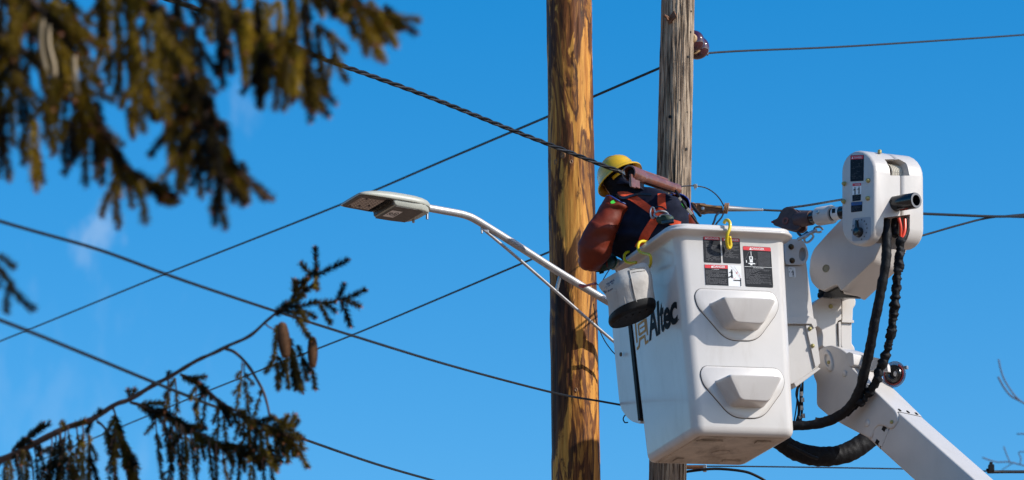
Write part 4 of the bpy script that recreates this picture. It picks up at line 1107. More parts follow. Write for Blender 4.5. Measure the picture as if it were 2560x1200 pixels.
# ------------------------------------------------------------------ worker
def ering(c, a, b, n=20): return [c + a*math.cos(6.283185*k/n) + b*math.sin(6.283185*k/n) for k in range(n)]
def PP(x, y, d): return P(x, y, d+.18)
person = thing('person', bl(0, .02, .05), 'worker in yellow hard hat, navy shirt and orange rubber sleeves leaning out of the bucket', 'person')
def limb(m, pts, n=14):
    """pts: (world point, radius)"""
    m.tube([p for p, r in pts], [r for p, r in pts], n)
def sph(m, c, r, n=14, ax=V((0, 0, 1)), sc_=1):
    m.lathe(c, ax, [(-r*sc_*math.cos(math.pi*k/8), r*math.sin(math.pi*k/8)) for k in range(9)], n)
bm_ = MB()
tor = [(1597, 474, 44, .085, 20.24), (1606, 488, 72, .10, 20.22), (1614, 504, 92, .115, 20.20), (1620, 530, 100, .13, 20.18), (1621, 565, 101, .14, 20.16), (1622, 600, 100, .145, 20.14), (1626, 632, 96, .14, 20.17), (1648, 662, 80, .13, 20.12), (1674, 700, 76, .125, 20.04), (1696, 745, 78, .12, 19.94), (1712, 785, 78, .12, 19.90)]
rings = []
for cx, cy, hw, dep, d in tor:
    c = PP(cx, cy, d); a = PP(cx+hw, cy+4, d-.07)-c
    rings.append(ering(c, a, V((-.15, 1, 0))*dep, 28))
bm_.loft(rings)
hip = P(1712, 785, 20.08)
for sx, kn, ft in ((-1, bl(-.13, -.14, .52), bl(-.12, .0, .09)), (1, bl(.13, -.08, .52), bl(.12, .06, .09))):
    h_ = hip + BX*(.09*sx)
    limb(bm_, [(h_+V((0, 0, .02)), .095), (h_*.5+kn*.5, .08), (kn, .06), (kn*.5+ft*.5, .058), (ft, .042)])
    limb(bm_, [(ft+V((0, .05, -.01)), .035), (ft+V((0, -.02, -.012)), .045), (ft+V((0, -.12, -.015)), .042), (ft+V((0, -.17, -.02)), .03)])
# neck and head (hooded)
HC = PP(1546, 446, 20.24)
neck0 = PP(1592, 484, 20.22)
limb(bm_, [(neck0, .085), (PP(1575, 472, 20.23), .072), (PP(1562, 462, 20.23), .062), (HC, .06)])
fdir = V((-.55, .80, -.22)).normalized()   # where he looks: away and to the left, down
hup = (V((-.50, .25, .83)) - fdir*V((-.50, .25, .83)).dot(fdir)).normalized(); hrt = fdir.cross(hup)
rings = []
for k in range(11):
    t = math.pi*k/10; z_ = -math.cos(t)*.118; r_ = math.sin(t)
    rings.append(ering(HC+hup*z_, hrt*.078*max(r_, .02), fdir*(.098*max(r_, .02)), 18))
bm_.loft(rings)
limb(bm_, [(HC+fdir*.09-hup*.01, .012), (HC+fdir*.115-hup*.025, .016)], 8)      # nose
for s_ in (-1, 1): limb(bm_, [(HC+hrt*.075*s_-hup*.02, .02), (HC+hrt*.09*s_-hup*.005-fdir*.01, .016)], 8)  # ears
# arms
shL = PP(1545, 512, 20.18); elL = PP(1476, 640, 20.14); wrL = PP(1518, 656, 20.30)
limb(bm_, [(PP(1570, 510, 20.19), .075), (shL, .068), (PP(1512, 575, 20.14), .058), (elL, .046), (PP(1497, 652, 20.22), .042), (wrL, .03)])
shR = PP(1694, 528, 20.24); elR = PP(1716, 575, 20.42); wrR = PP(1738, 580, 20.62)
limb(bm_, [(PP(1670, 520, 20.22), .075), (shR, .066), (PP(1705, 548, 20.32), .056), (elR, .046), (wrR, .03)])
body = bm_.build('body', [NAVY, BLACKF, TROUS, SKIN], person, smooth=True)
md = body.modifiers.new('r', 'REMESH'); md.mode = 'VOXEL'; md.voxel_size = .011; md.use_smooth_shade = True
md = body.modifiers.new('s', 'SMOOTH'); md.factor = .6; md.iterations = 7
bpy.context.view_layer.update()
me = bpy.data.meshes.new_from_object(body.evaluated_get(bpy.context.evaluated_depsgraph_get()))
body.modifiers.clear(); body.data = me
og = org(person)
me.materials.clear()
for mm in (NAVY, BLACKF, TROUS, SKIN): me.materials.append(mm)
waist = P(1690, 745, 20.12).z
spine = (PP(1600, 490, 20.2)-PP(1622, 640, 20.12)).normalized()
# cloth folds on the back, running across
for v in me.vertices:
    wv = v.co+og
    if wv.z < waist or (wv-HC).length < .15: continue
    h_ = (wv-PP(1622, 600, 20.0)).dot(spine)
    v.co += v.normal*(.016*math.sin(h_*62+noise.noise(wv*5)*4.5+wv.x*9)*max(0, noise.noise(wv*3.2)+.45) + .006*noise.noise(wv*11))
for p_ in me.polygons:
    c = p_.center+og
    if (c-HC).length < .165 and (c-HC).dot(hup) < .2:
        f_ = (c-HC).dot(fdir); p_.material_index = 3 if (f_ > .055 and abs((c-HC).dot(hup)) < .075) else 1
    elif c.z < waist: p_.material_index = 2
    else: p_.material_index = 0
    p_.use_smooth = True
# collar roll
pb = bvh_of([body])
# eyes and mouth on the far side
for s_ in (-1, 1):
    m = MB(); sph(m, HC+fdir*.088+hrt*.03*s_+hup*.012, .010, 10); m.build('eye', STK_WHT, person)
m = MB(); m.tube([HC+fdir*.088-hup*.055-hrt*.02, HC+fdir*.096-hup*.056, HC+fdir*.088-hup*.055+hrt*.02], .005, 6); m.build('mouth', mat('lips', (.35, .12, .1), .5), person)

# shirt collar: standing hood edge behind the neck
m = MB()
rings = []
for (cx, cy, hw, dep, d) in ((1588, 484, 52, .095, 20.215), (1580, 474, 44, .088, 20.225), (1571, 464, 38, .082, 20.23), (1566, 459, 35, .078, 20.235)):
    c = PP(cx, cy, d); rings.append([q+V((noise.noise(q*20), noise.noise(q*20+V((3, 3, 3))), noise.noise(q*20+V((7, 3, 3)))))*.008 for q in ering(c, PP(cx+hw, cy+hw*.42, d+.02)-c, V((-.15, 1, .0))*dep, 26)])
m.loft(rings, cap0=False, cap1=False); co = m.build('shirt_collar', NAVY, person, angle=180)
co.modifiers.new('s', 'SOLIDIFY').thickness = .006

# rubber sleeves
def sleeve(pts, name, lbl, trim, flat=1):
    """pts: px, py, depth, radius px along the arm"""
    q = spline([(a, b, 1/c, r) for a, b, c, r in pts], 7); c = [PP(a, b, 1/i) for a, b, i, r in q]; rs = [M2(r, 20.15) for a, b, i, r in q]
    m = MB(); m.tube(c, rs, 32, cap=False)
    m.v = [v + V((noise.noise(v*9), noise.noise(v*9+V((5, 0, 0))), noise.noise(v*9+V((0, 5, 0)))))*.012 + V((noise.noise(v*24), noise.noise(v*24+V((5, 0, 0))), noise.noise(v*24+V((0, 5, 0)))))*.004 for v in m.v]
    m.v = [v + V((.35, -.85, .2))*(.017*max(0, 1-abs(math.sin((v.z*1.7+v.x*1.2)*8+noise.noise(v*4)*2.5))*3.2)) for v in m.v]
    m.v = [v + V((.3, -.9, .1))*(.006*noise.noise(V((v.x*14, v.y*14, v.z*34)))+.004*noise.noise(v*44)) for v in m.v]
    ring0 = m.v[0:32]; ringN = m.v[-32:]
    o = m.build(name, RUBBER, person, angle=180, label=lbl)
    o.modifiers.new('s', 'SOLIDIFY').thickness = -.003
    m = MB(); m.tube(ring0+[ring0[0]], .0045, 8, cap=False); m.build('sleeve_edging', trim, person, angle=180)
    m = MB(); m.tube(ringN+[ringN[0]], .0045, 8, cap=False); m.build('sleeve_edging', SEAM, person, angle=180)
    return o
sl = sleeve([(1544, 506, 20.17, 31), (1532, 530, 20.16, 33), (1514, 562, 20.13, 35), (1496, 596, 20.11, 40), (1485, 625, 20.11, 43), (1477, 647, 20.13, 30), (1487, 656, 20.2, 21), (1506, 656, 20.28, 22)], 'rubber_sleeve', 'sleeve on the left arm, pointing down to the lower left', BLUTRIM)
sr = sleeve([(1689, 518, 20.22, 38), (1694, 535, 20.28, 38), (1704, 556, 20.36, 36), (1718, 578, 20.45, 31), (1732, 580, 20.55, 25)], 'rubber_sleeve', 'sleeve on the right arm, mostly behind the rim', BLUTRIM)
slb = bvh_of([sl])
for x, y, mt_, r_ in ((1534, 505, LIME, .014), (1526, 490, HATY, .009)):
    q, n_ = on(slb, x, y, .002)
    if q: 
        m = MB(); m.loft([[q+n_*z_+(V((.9, .1, .35)).normalized()*math.cos(6.283*k/14)*r_*1.15+V((-.3, 0, .9)).normalized()*math.sin(6.283*k/14)*r_*.65) for k in range(14)] for z_ in (-.002, .004)]); m.build('sleeve_tag', mt_, person)
q, n_ = on(pb, 1708, 515, .006)
if q:
    m = MB(); m.box(q, V((.008, 0, -.012)), V((.006, 0, .004)), V((0, -.004, 0))); m.build('sleeve_tag', LIME, person)

# gloves: green cuff, cream palm, five fingers
def glove(wr_, dirv, palm_n, name, curl=.9):
    dirv = dirv.normalized(); side = dirv.cross(palm_n).normalized(); pn = side.cross(dirv).normalized()
    m = MB()
    m.loft([ering(wr_+dirv*s_, side*a, pn*b, 14) for s_, a, b in ((-.01, .028, .022), (.02, .036, .022), (.055, .042, .020), (.085, .041, .017), (.10, .036, .012))])
    for k, (off, ln) in enumerate(((-.030, .072), (-.010, .082), (.011, .078), (.031, .062))):
        p0 = wr_+dirv*.09+side*off; a = 0; pts = [(p0-dirv*.02, .0105), (p0, .0105)]; cur = p0
        for j in range(3):
            a += curl*.55; st = ln/3
            cur = cur + (dirv*math.cos(a)+pn*math.sin(a))*st; pts.append((cur, .0100-.0008*j))
        m.tube([p for p, r in pts], [r for p, r in pts], 8)
    t0 = wr_+dirv*.03-side*.036; m.tube([t0, t0+dirv*.03-side*.018+pn*.01, t0+dirv*.055-side*.012+pn*.03], [.013, .012, .009], 8)
    o = m.build(name, GLOVE, person)
    md = o.modifiers.new('r', 'REMESH'); md.mode = 'VOXEL'; md.voxel_size = .0035; md.use_smooth_shade = True
    md = o.modifiers.new('s', 'SMOOTH'); md.factor = .5; md.iterations = 3
    return o
gd_ = (PP(1552, 656, 20.44)-PP(1518, 653, 20.29)).normalized()
glove(PP(1520, 652, 20.30), gd_, V((0, .3, -1)), 'glove', .8)
m = MB(); q = [(PP(1492, 662, 20.2), .040), (PP(1508, 658, 20.25), .043), (PP(1521, 654, 20.30), .040), (PP(1529, 652, 20.33), .034)]
m.tube([a for a, b in q], [b for a, b in q], 20); m.build('glove_cuff', GREEND, person, angle=180)
m = MB(); m.lathe(PP(1525, 653, 20.315), gd_, [(-.006, .043), (.002, .044), (.004, .038)], 20); m.build('green_cuff_edge', GREENP, person)
m = MB(); m.box(PP(1503, 676, 20.22), V((.012, 0, .003)), V((0, .01, 0)), V((-.003, 0, .016))); m.build('cuff_tab', SEAM, person, bevel=.003)
glove(wrR, V((.5, .8, .2)), V((0, 0, -1)), 'glove', .9)

# hard hat
hat = MB(); HA = V((-.47, .22, .85)).normalized(); HB_ = PP(1546, 443, 20.24)
hf = (fdir-HA*fdir.dot(HA)).normalized(); hs_ = HA.cross(hf)
def hring(z_, r_, e=1.12, bump_=0, n=40):
    out = []
    for k in range(n):
        t = 6.283185*k/n; rr = r_*(1+bump_*max(0, 1-abs(math.sin(t))*5)*(1 if True else 0))
        out.append(HB_+HA*z_*.96+hf*math.cos(t)*rr*e*.92+hs_*math.sin(t)*rr*.92)
    return out
rings = [hring(z_, r_, e) for z_, r_, e in ((-.022, .142, 1.06), (-.014, .143, 1.06), (-.004, .134, 1.06), (.004, .118, 1.08), (.010, .112, 1.1), (.035, .109, 1.12), (.062, .101, 1.13), (.088, .084, 1.13), (.106, .062, 1.12), (.117, .036, 1.1), (.121, .008, 1.1))]
inner_ = [hring(z_-.004, r_-.004, e) for z_, r_, e in ((.121, .008, 1.1), (.106, .060, 1.12), (.088, .081, 1.13), (.062, .097, 1.13), (.035, .104, 1.12), (.010, .108, 1.1), (.0, .116, 1.08), (-.010, .132, 1.06), (-.019, .141, 1.06))]
hat.loft(rings+inner_+[rings[0]], cap0=False, cap1=False); ho = hat.build('hard_hat', HATY, person, angle=180)
m = MB()
for off in (-.028, 0, .028):
    q = []
    for k in range(13):
        a = -1.25+2.5*k/12; r_ = .1105*(1 if off == 0 else .975)
        q.append(HB_+HA*(math.cos(a)*.114*(1 if off == 0 else .97)+.002)+hf*math.sin(a)*r_*1.01+hs_*off*.9*(.7+.5*math.cos(a)))
    m.tube(q, [.002]+[.007]*11+[.002], 8)
m.build('hat_ridge', HATY, person, angle=180)
m = MB(); q = [HB_-HA*.030+hf*math.cos(t)*.100+hs_*math.sin(t)*.086 for t in [1.9+.14*k for k in range(18)]]
m.tube(q, .010, 8, flat=.35); m.build('nape_strap', HATY, person, angle=180)
m = MB(); m.box(HB_-HA*.032-hf*.105, hs_*.024, HA*.012, hf*.006); m.build('ratchet', HATY, person, bevel=.003)

# harness: webbing laid on the back
def webbing(pts, wpx, name='harness_strap', off=.006, mt_=STRAP):
    q = spline(pts, 8); L_, R_, nn = [], [], []
    for i, (x, y) in enumerate(q):
        x0, y0 = q[max(i-1, 0)]; x1, y1 = q[min(i+1, len(q)-1)]
        l = math.hypot(x1-x0, y1-y0); nx, ny = -(y1-y0)/l*wpx/2, (x1-x0)/l*wpx/2
        a, na = on(pb, x+nx, y+ny, off); b, nb_ = on(pb, x-nx, y-ny, off)
        if a is None or b is None: continue
        L_.append(a); R_.append(b); nn.append((na+nb_).normalized())
    rings = [[a, b, b-n_*.005, a-n_*.005] for a, b, n_ in zip(L_, R_, nn)]
    if len(rings) > 2:
        m = MB(); m.loft(rings); return m.build(name, mt_, person, angle=40)
webbing([(1546, 490), (1560, 488), (1580, 494), (1605, 510), (1630, 528), (1648, 540)], 17)
webbing([(1654, 486), (1654, 505), (1656, 525), (1650, 541)], 19, off=.007)
webbing([(1640, 530), (1655, 536), (1668, 532)], 16, off=.012)
webbing([(1640, 548), (1624, 572), (1610, 596), (1598, 622)], 21, off=.007)
webbing([(1660, 548), (1680, 556), (1700, 562)], 15, off=.006)
webbing([(1540, 490), (1556, 497), (1582, 492), (1606, 489), (1630, 490)], 4.5, 'black_lanyard', .014, BLACKP)
webbing([(1640, 520), (1655, 520), (1668, 530), (1670, 540)], 3, 'black_elastic', .018, BLACKP)
q, n_ = on(pb, 1633, 535, .016)
u = V((.8, 0, -.6)); 
m = MB(); m.tube([q+V((math.cos(t/12*6.283)*.020*.6-.0, -.004, math.sin(t/12*6.283)*.032)) for t in range(13)], .005, 8); m.build('buckle', STEEL, person)
q, n_ = on(pb, 1655, 541, .022)
m = MB(); m.tube([q+V((math.cos(t/16*6.283)*.036, -.005+.004*math.sin(t), math.sin(t/16*6.283)*.018)) for t in range(17)], .006, 8); m.build('d_ring', STEEL, person)
q, n_ = on(pb, 1664, 552, .030)
m = MB(); m.loft([[q+n_*z_+V((.95, 0, .1))*math.cos(6.283*k/18)*a+V((-.15, 0, .95))*math.sin(6.283*k/18)*b for k in range(18)] for z_, a, b in ((-.02, .02, .015), (-.012, .045, .026), (.0, .050, .030), (.012, .042, .024), (.018, .02, .012))])
m.build('shock_pack', GREEND, person, angle=60)
m = MB(); m.box(q+V((.012, -.02, -.022)), V((.034, 0, .006)), V((0, .012, 0)), V((-.002, 0, .010))); m.build('snap_hook', BLACKP, person, bevel=.004)
m = MB(); m.tube([q+V((.0+.03*math.cos(t/8*3.14), -.03, .004+.014*math.sin(t/8*3.14))) for t in range(9)], .004, 8); m.build('hook_gate', STEEL, person)

# ------------------------------------------------------------------ brown rubber line cover and twisted cable
cov = thing('line_cover', P(1625, 452, 20.0), 'brown rubber tube cover clipped over the twisted cable end, in front of the grey pole', 'line cover')
ca = P(1572, 432, 19.86); cb = P(1692, 474, 20.25); cdv = (cb-ca).normalized()
rs = []; pts = []
for t, r in ((0, .040), (.04, .041), (.22, .040), (.26, .034), (.30, .0305), (.5, .030), (.75, .029), (.93, .029), (.95, .031), (1.0, .030)):
    pts.append(ca+(cb-ca)*t); rs.append(r)
# open tube: walls with thickness and a slit underneath
u = cdv.cross(V((0, 0, 1))).normalized(); v_ = u.cross(cdv)
rings = []
for p, r in zip(pts, rs):
    ring = []
    for k in range(25):
        a = R(-62)+R(304)*k/24+R(0); a2 = a
        ring.append(p+(u*math.cos(a2)+v_*math.sin(a2))*r*(1+.04*noise.noise(p*14)))
    for k in range(24, -1, -1):
        a = R(-62)+R(304)*k/24
        ring.append(p+(u*math.cos(a)+v_*math.sin(a))*(r-.006))
    rings.append(ring)
m = MB(); m.loft(rings); m.build('cover_tube', COPPER, cov, angle=40)
m = MB(); m.box(ca+cdv*.05-v_*.055+u*.0-V((0, .03, 0)), cdv*.045, v_*.022, u*.006); m.build('clip_flap', COPPER, cov, bevel=.003)
m = MB(); m.box(ca+cdv*.0-v_*.048+u*.02, cdv*.02, v_*.035, u*.006); m.build('clip_flap', COPPER, cov, bevel=.003)
m = MB(); m.box(ca+cdv*.22+v_*.034, cdv*.16, v_*.006, u*.010); m.build('locking_rib', COPPER, cov, bevel=.003)
m = MB(); m.tube([ca+cdv*.02-u*.0, cb-cdv*.01], .021, 14); m.build('cover_core', SEAM, cov)

def twisted(name, pts, r, pitch, label, n=3, cat='cable', mats=None, par=None):
    c = pxline(pts, 14); seg = .012; res = [c[0]]; acc = 0
    for a, b in zip(c, c[1:]):
        l = (b-a).length; k = seg-acc
        while k < l: res.append(a+(b-a)*(k/l)); k += seg
        acc = l-(k-seg)
    t = thing(name, res[0], label, cat)
    for j in range(n):
        pts_ = []
        for i, p in enumerate(res):
            d = (res[min(i+1, len(res)-1)]-res[max(i-1, 0)]).normalized(); u = d.cross(V((0, 0, 1))).normalized(); v_ = u.cross(d)
            ang = i*seg/pitch*6.283185+6.283185*j/n
            pts_.append(p+(u*math.cos(ang)+v_*math.sin(ang))*r*1.28)
        m = MB(); m.tube(pts_, r, 8); m.build('strand', (mats or [WIREM])[j % len(mats or [WIREM])], t, angle=180)
    return t
twisted('twisted_cable', [(300, -40, 16.6), (560, 45, 17.1), (800, 143, 17.7), (930, 190, 18.1), (1080, 245, 18.5), (1280, 325, 19.1), (1430, 383, 19.55), (1520, 418, 19.82), (1560, 432, 19.90)], .0054, .29, 'black twisted overhead cable running from the spruce down to the worker', 3, mats=[WIREM, WIREM, WIREG])
m = MB()
for k in range(5): m.tube(pxline([(1545, 426, 19.80), (1553+k, 430+k*1.5-3, 19.8), (1561+k*.5, 428+k*2.2, 19.78)], 4), .0016, 5)
o = m.build('bare_strands', WIREL, None); tag(o, 'splayed bright wire strands at the mouth of the brown cover', 'wire strands')

# ------------------------------------------------------------------ overhead wires
def wire(pts, r, label, name='overhead_wire', mt_=WIREM, group=None, n=8, cat='wire', sides=8):
    m = MB(); m.tube(pxline(pts, n), r, sides); o = m.build(name, mt_, None, angle=180)
    return tag(o, label, cat, group)
GW = 'overhead wires'
wire([(1668, 162, 21.85), (1480, 243, 22.6), (1368, 292, 23.4), (1120, 397, 25.4), (850, 512, 28), (420, 682, 32), (0, 853, 37), (-500, 1050, 44)], .0078, 'thin wire rising from the lower left behind the street lamp to the grey pole', group=GW)
wire([(1585, 1018, 20.62), (1500, 1003, 20.3), (1380, 981, 19.3), (1130, 915, 17.2), (900, 845, 15.6), (680, 775, 14.4), (450, 698, 13.1), (240, 622, 12.3), (0, 553, 11.6), (-500, 400, 10.4)], .0058, 'dark wire crossing the new pole and running past the spruce cones to the upper left', group=GW)
wire([(1100, 1206, 20), (940, 1160, 18.2), (760, 1098, 16.4), (560, 1025, 14.4), (400, 962, 13.0), (200, 880, 12), (0, 800, 11.2), (-500, 610, 10)], .0062, 'thick dark wire low on the left, ending at the bottom edge below the lamp', group=GW)
wire([(1690, 515, 21.45), (1500, 580, 22.4), (1368, 632, 23.2), (1120, 737, 25), (870, 842, 27), (640, 930, 29), (470, 998, 31), (180, 1118, 35), (0, 1190, 38), (-400, 1350, 44)], .0065, 'thin wire rising behind the lamp brace to the worker, lowest wire rising to the right', group=GW)
wire([(1766, 133, 21.85), (1860, 127, 22.2), (2100, 117, 23.2), (2400, 98, 24.6), (2560, 87, 25.4), (2900, 62, 27.5)], .0060, 'wire leaving the maroon insulator towards the upper right', mt_=WIREG, group=GW)
wire([(1906, 524.5, 21.65), (1960, 527, 21.8), (2150, 531, 22.4), (2312, 534, 22.9), (2460, 540, 23.5), (2560, 543, 23.9), (2900, 553, 25.6)], .0062, 'wire leaving the grey dead-end sleeve and passing behind the winch head', group=GW)
wire([(2300, 534, 22.7), (2400, 538, 23.2), (2480, 541, 23.5), (2560, 541, 23.9), (2900, 541, 25.6)], .0082, 'heavier black cable right of the winch head, upper of the pair', group=GW)
wire([(2290, 593, 22.8), (2330, 582, 22.9), (2400, 562, 23.2), (2470, 545, 23.5), (2560, 536, 23.9), (2900, 505, 25.6)], .0062, 'black cable rising to the right from behind the winch head, lower of the pair', group=GW)
wire([(1700, 1166, 21.0), (1862, 1166, 21.6), (2250, 1172, 23), (2476, 1178, 24), (2560, 1179, 24.3), (2900, 1184, 26)], .0042, 'thin black wire passing under the bucket and behind the boom', group=GW)
wire([(2470, 1180, 24.0), (2560, 1179.5, 24.3), (2900, 1182, 26)], .0100, 'thick black cable at the lower right corner', group=GW)
cl = MB(); a = P(2478, 1171, 23.95); cl.box(a, V((.018, 0, 0)), V((0, .02, 0)), V((0, 0, .022))); cl.box(a+V((0, 0, .03)), V((.010, 0, 0)), V((0, .01, 0)), V((0, 0, .010))); cl.box(a+V((-.02, 0, -.01)), V((.012, 0, 0)), V((0, .01, 0)), V((0, 0, .008)))
o = cl.build('cable_clamp', BLACKR, None, bevel=.003); tag(o, 'small dark clamp on the cable at the lower right corner', 'clamp')
wire([(1700, 1182, 21.0), (1740, 1176, 20.9), (1790, 1172, 20.9), (1850, 1177, 20.9), (1885, 1187, 20.9), (1925, 1212, 20.9), (1960, 1260, 20.9)], .0078, 'thick black cable arching from the grey pole under the bucket', 'service_cable', group=None)
m = MB(); a = P(1762, 1171, 20.95); m.box(a, V((.010, 0, 0)), V((0, .012, 0)), V((0, 0, .018))); o = m.build('cable_clip', STEEL, None, bevel=.002); tag(o, 'small metal clip on the arching cable under the bucket', 'clip')
m = MB(); a = P(1738, 1168, 21.0); m.box(a, V((.05, 0, 0)), V((0, .02, 0)), V((0, 0, .008))); o = m.build('pole_bracket', RUST, None, bevel=.003); tag(o, 'dark bracket on the grey pole just under the bucket', 'bracket')
wire([(1484, 760, 20.95), (1490, 800, 20.9), (1508, 845, 20.85), (1528, 875, 20.8), (1545, 892, 20.75)], .0030, 'thin loose black wire hanging between the new pole and the bucket', 'loose_wire', group=None)

# insulator beside the grey pole
ins = thing('insulator', P(1738, 110, 21.75), 'maroon glazed insulator with tan cap on the right side of the grey pole', 'insulator')
ia = V((.16, .98, -.06)).normalized(); c = P(1731, 98, 21.66)
m = MB(); m.lathe(c, ia, [(-.012, .018), (-.006, .040), (.004, .056), (.018, .064), (.034, .064), (.048, .056), (.056, .046), (.06, .04)], 36); m.build('ceramic_skirt', MAROON, ins, angle=80)
m = MB(); m.lathe(c+ia*.055+V((.016, 0, -.012)), ia, [(0, .04), (.012, .056), (.028, .068), (.046, .070), (.062, .062), (.075, .05), (.082, .03)], 36); m.build('ceramic_skirt', MAROON, ins, angle=80)
m = MB(); m.lathe(c-ia*.018, ia, [(-.006, .020), (0, .027), (.012, .029)], 24); m.build('cap', CEMENT, ins)
m = MB(); q = c+ia*.05+V((.012, -.01, -.066)); m.tube([q+V((-.03, 0, -.004)), q+V((0, 0, .0)), q+V((.025, 0, .016))], [.004, .007, .004], 8); m.build('clip_ring', CEMENT, ins)
m = MB(); m.tube([P(1762, 132, 21.8), P(1771, 137, 21.8)], .008, 8); m.build('eye_bolt', RUST, ins)
m = MB(); m.tube([c-ia*.02+V((-.02, 0, .0)), c-ia*.02+V((-.12, .0, .01))], .010, 8); m.build('mounting_rod', RUST, ins)

# dead-end clamp, sleeve and jumper wires
dz = thing('dead_end_clamp', P(1730, 520, 21.3), 'rusty strain clamp with grey sleeve pulling right from the grey pole', 'strain clamp')
DN = V((-.1, -.99, 0)).normalized(); DP = P(1770, 520, 21.4)
m = MB(); ppx(m, [(1731, 512), (1740, 507), (1762, 508), (1768, 513), (1806, 514), (1808, 532), (1768, 532), (1760, 534), (1742, 532), (1735, 526)], DP, DN, -DN*.02, .004); m.build('clevis', RUST, dz, bevel=.003)
m = MB(); ppx(m, [(1750, 509), (1766, 512), (1806, 517), (1806, 521), (1764, 516), (1750, 513)], DP, DN, DN*.008, .001); m.build('clevis_edge', mat('bright_rust', (.42, .23, .10), .6), dz, bevel=.001)
m = MB(); m.lathe(hit(1757, 522, DP, DN), DN, [(-.002, .010), (.006, .010), (.008, .004)], 12); m.build('pin', STEEL, dz)
m = MB()
for k in range(3):
    c = P(1811+k*2.2, 521, 21.4); m.tube([c+V((.006*math.cos(t/12*6.283)+.004*k, .022*math.sin(t/12*6.283), .028*math.cos(t/12*6.283))) for t in range(13)], .005, 6)
m.build('wire_wrap', mat('rust_wire', (.26, .13, .06), .6), dz)
m = MB(); q = pxline([(1815, 521, 21.42), (1860, 523, 21.5), (1905, 524.5, 21.62)], 5); m.tube(q, [.0185-.0012*i for i in range(len(q))], 16); m.build('grey_sleeve', mat('grey_sleeve_paint', (.20, .20, .21), .45, metal=.3), dz)
m = MB(); m.lathe(q[-1], q[-1]-q[-2], [(-.003, .0085), (0, .0085), (.001, .007)], 12); m.build('sleeve_end', STK_WHT, dz)
m = MB(); m.tube(pxline([(1722, 512, 21.3), (1732, 508, 21.35), (1740, 514, 21.35), (1734, 524, 21.35), (1726, 519, 21.3)], 4), .006, 8); m.build('shackle', RUST, dz)
wire([(1692, 468, 21.0), (1715, 465, 21.15), (1740, 465, 21.25), (1765, 470, 21.3), (1785, 482, 21.35), (1800, 498, 21.38), (1810, 516, 21.4)], .0035, 'thin grey wire looping from the grey pole to the rusty clamp', 'guy_loop', WIREG)
m = MB(); 
for t in (0, 3, 6): m.tube([P(1735+t, 460, 21.23), P(1736+t, 470, 21.23)], .0035, 6)
m.tube([P(1736, 468, 21.23), P(1739, 475, 21.23)], .003, 6)
o = m.build('wire_splice', WIREL, None); tag(o, 'small bright splice on the looping grey wire', 'splice')
for i, (pts, r, lb) in enumerate((([(1688, 474, 20.2), (1704, 500, 20.12), (1722, 528, 20.1), (1742, 556, 20.1), (1760, 577, 20.1)], .0060, 'black jumper cable from the brown cover down behind the rim, rightmost strand'),
     ([(1688, 476, 20.2), (1700, 496, 20.14), (1714, 520, 20.12), (1725, 531, 20.12), (1738, 545, 20.12), (1744, 572, 20.12)], .0048, 'black jumper cable bending left of the others behind the rim'),
     ([(1728, 510, 20.9), (1738, 524, 20.85), (1748, 536, 20.8), (1752, 540, 20.8)], .0085, 'short thick black connector under the rusty clevis'),
     ([(1808, 535, 21.3), (1803, 545, 21.1), (1792, 558, 20.8), (1785, 572, 20.7)], .0048, 'thin black wire hanging below the clamp collar, right one'),
     ([(1797, 532, 21.3), (1790, 540, 21.1), (1786, 552, 20.8), (1778, 572, 20.7)], .0062, 'thicker black wire hanging below the clamp collar, left one'))):
    wire(pts, r, lb, 'jumper_cable', group='jumper cables behind the rim')
m = MB(); a = P(1724, 529, 20.08); m.box(a, V((.012, 0, -.016)), V((.006, 0, .005)), V((0, .007, 0))); m.box(P(1700, 498, 20.10), V((.006, 0, -.008)), V((.005, 0, .004)), V((0, .006, 0)))
o = m.build('connector', mat('pale_connector', (.34, .30, .24), .6), None, bevel=.002); tag(o, 'small pale connector on the jumper cable beside the worker', 'connector')

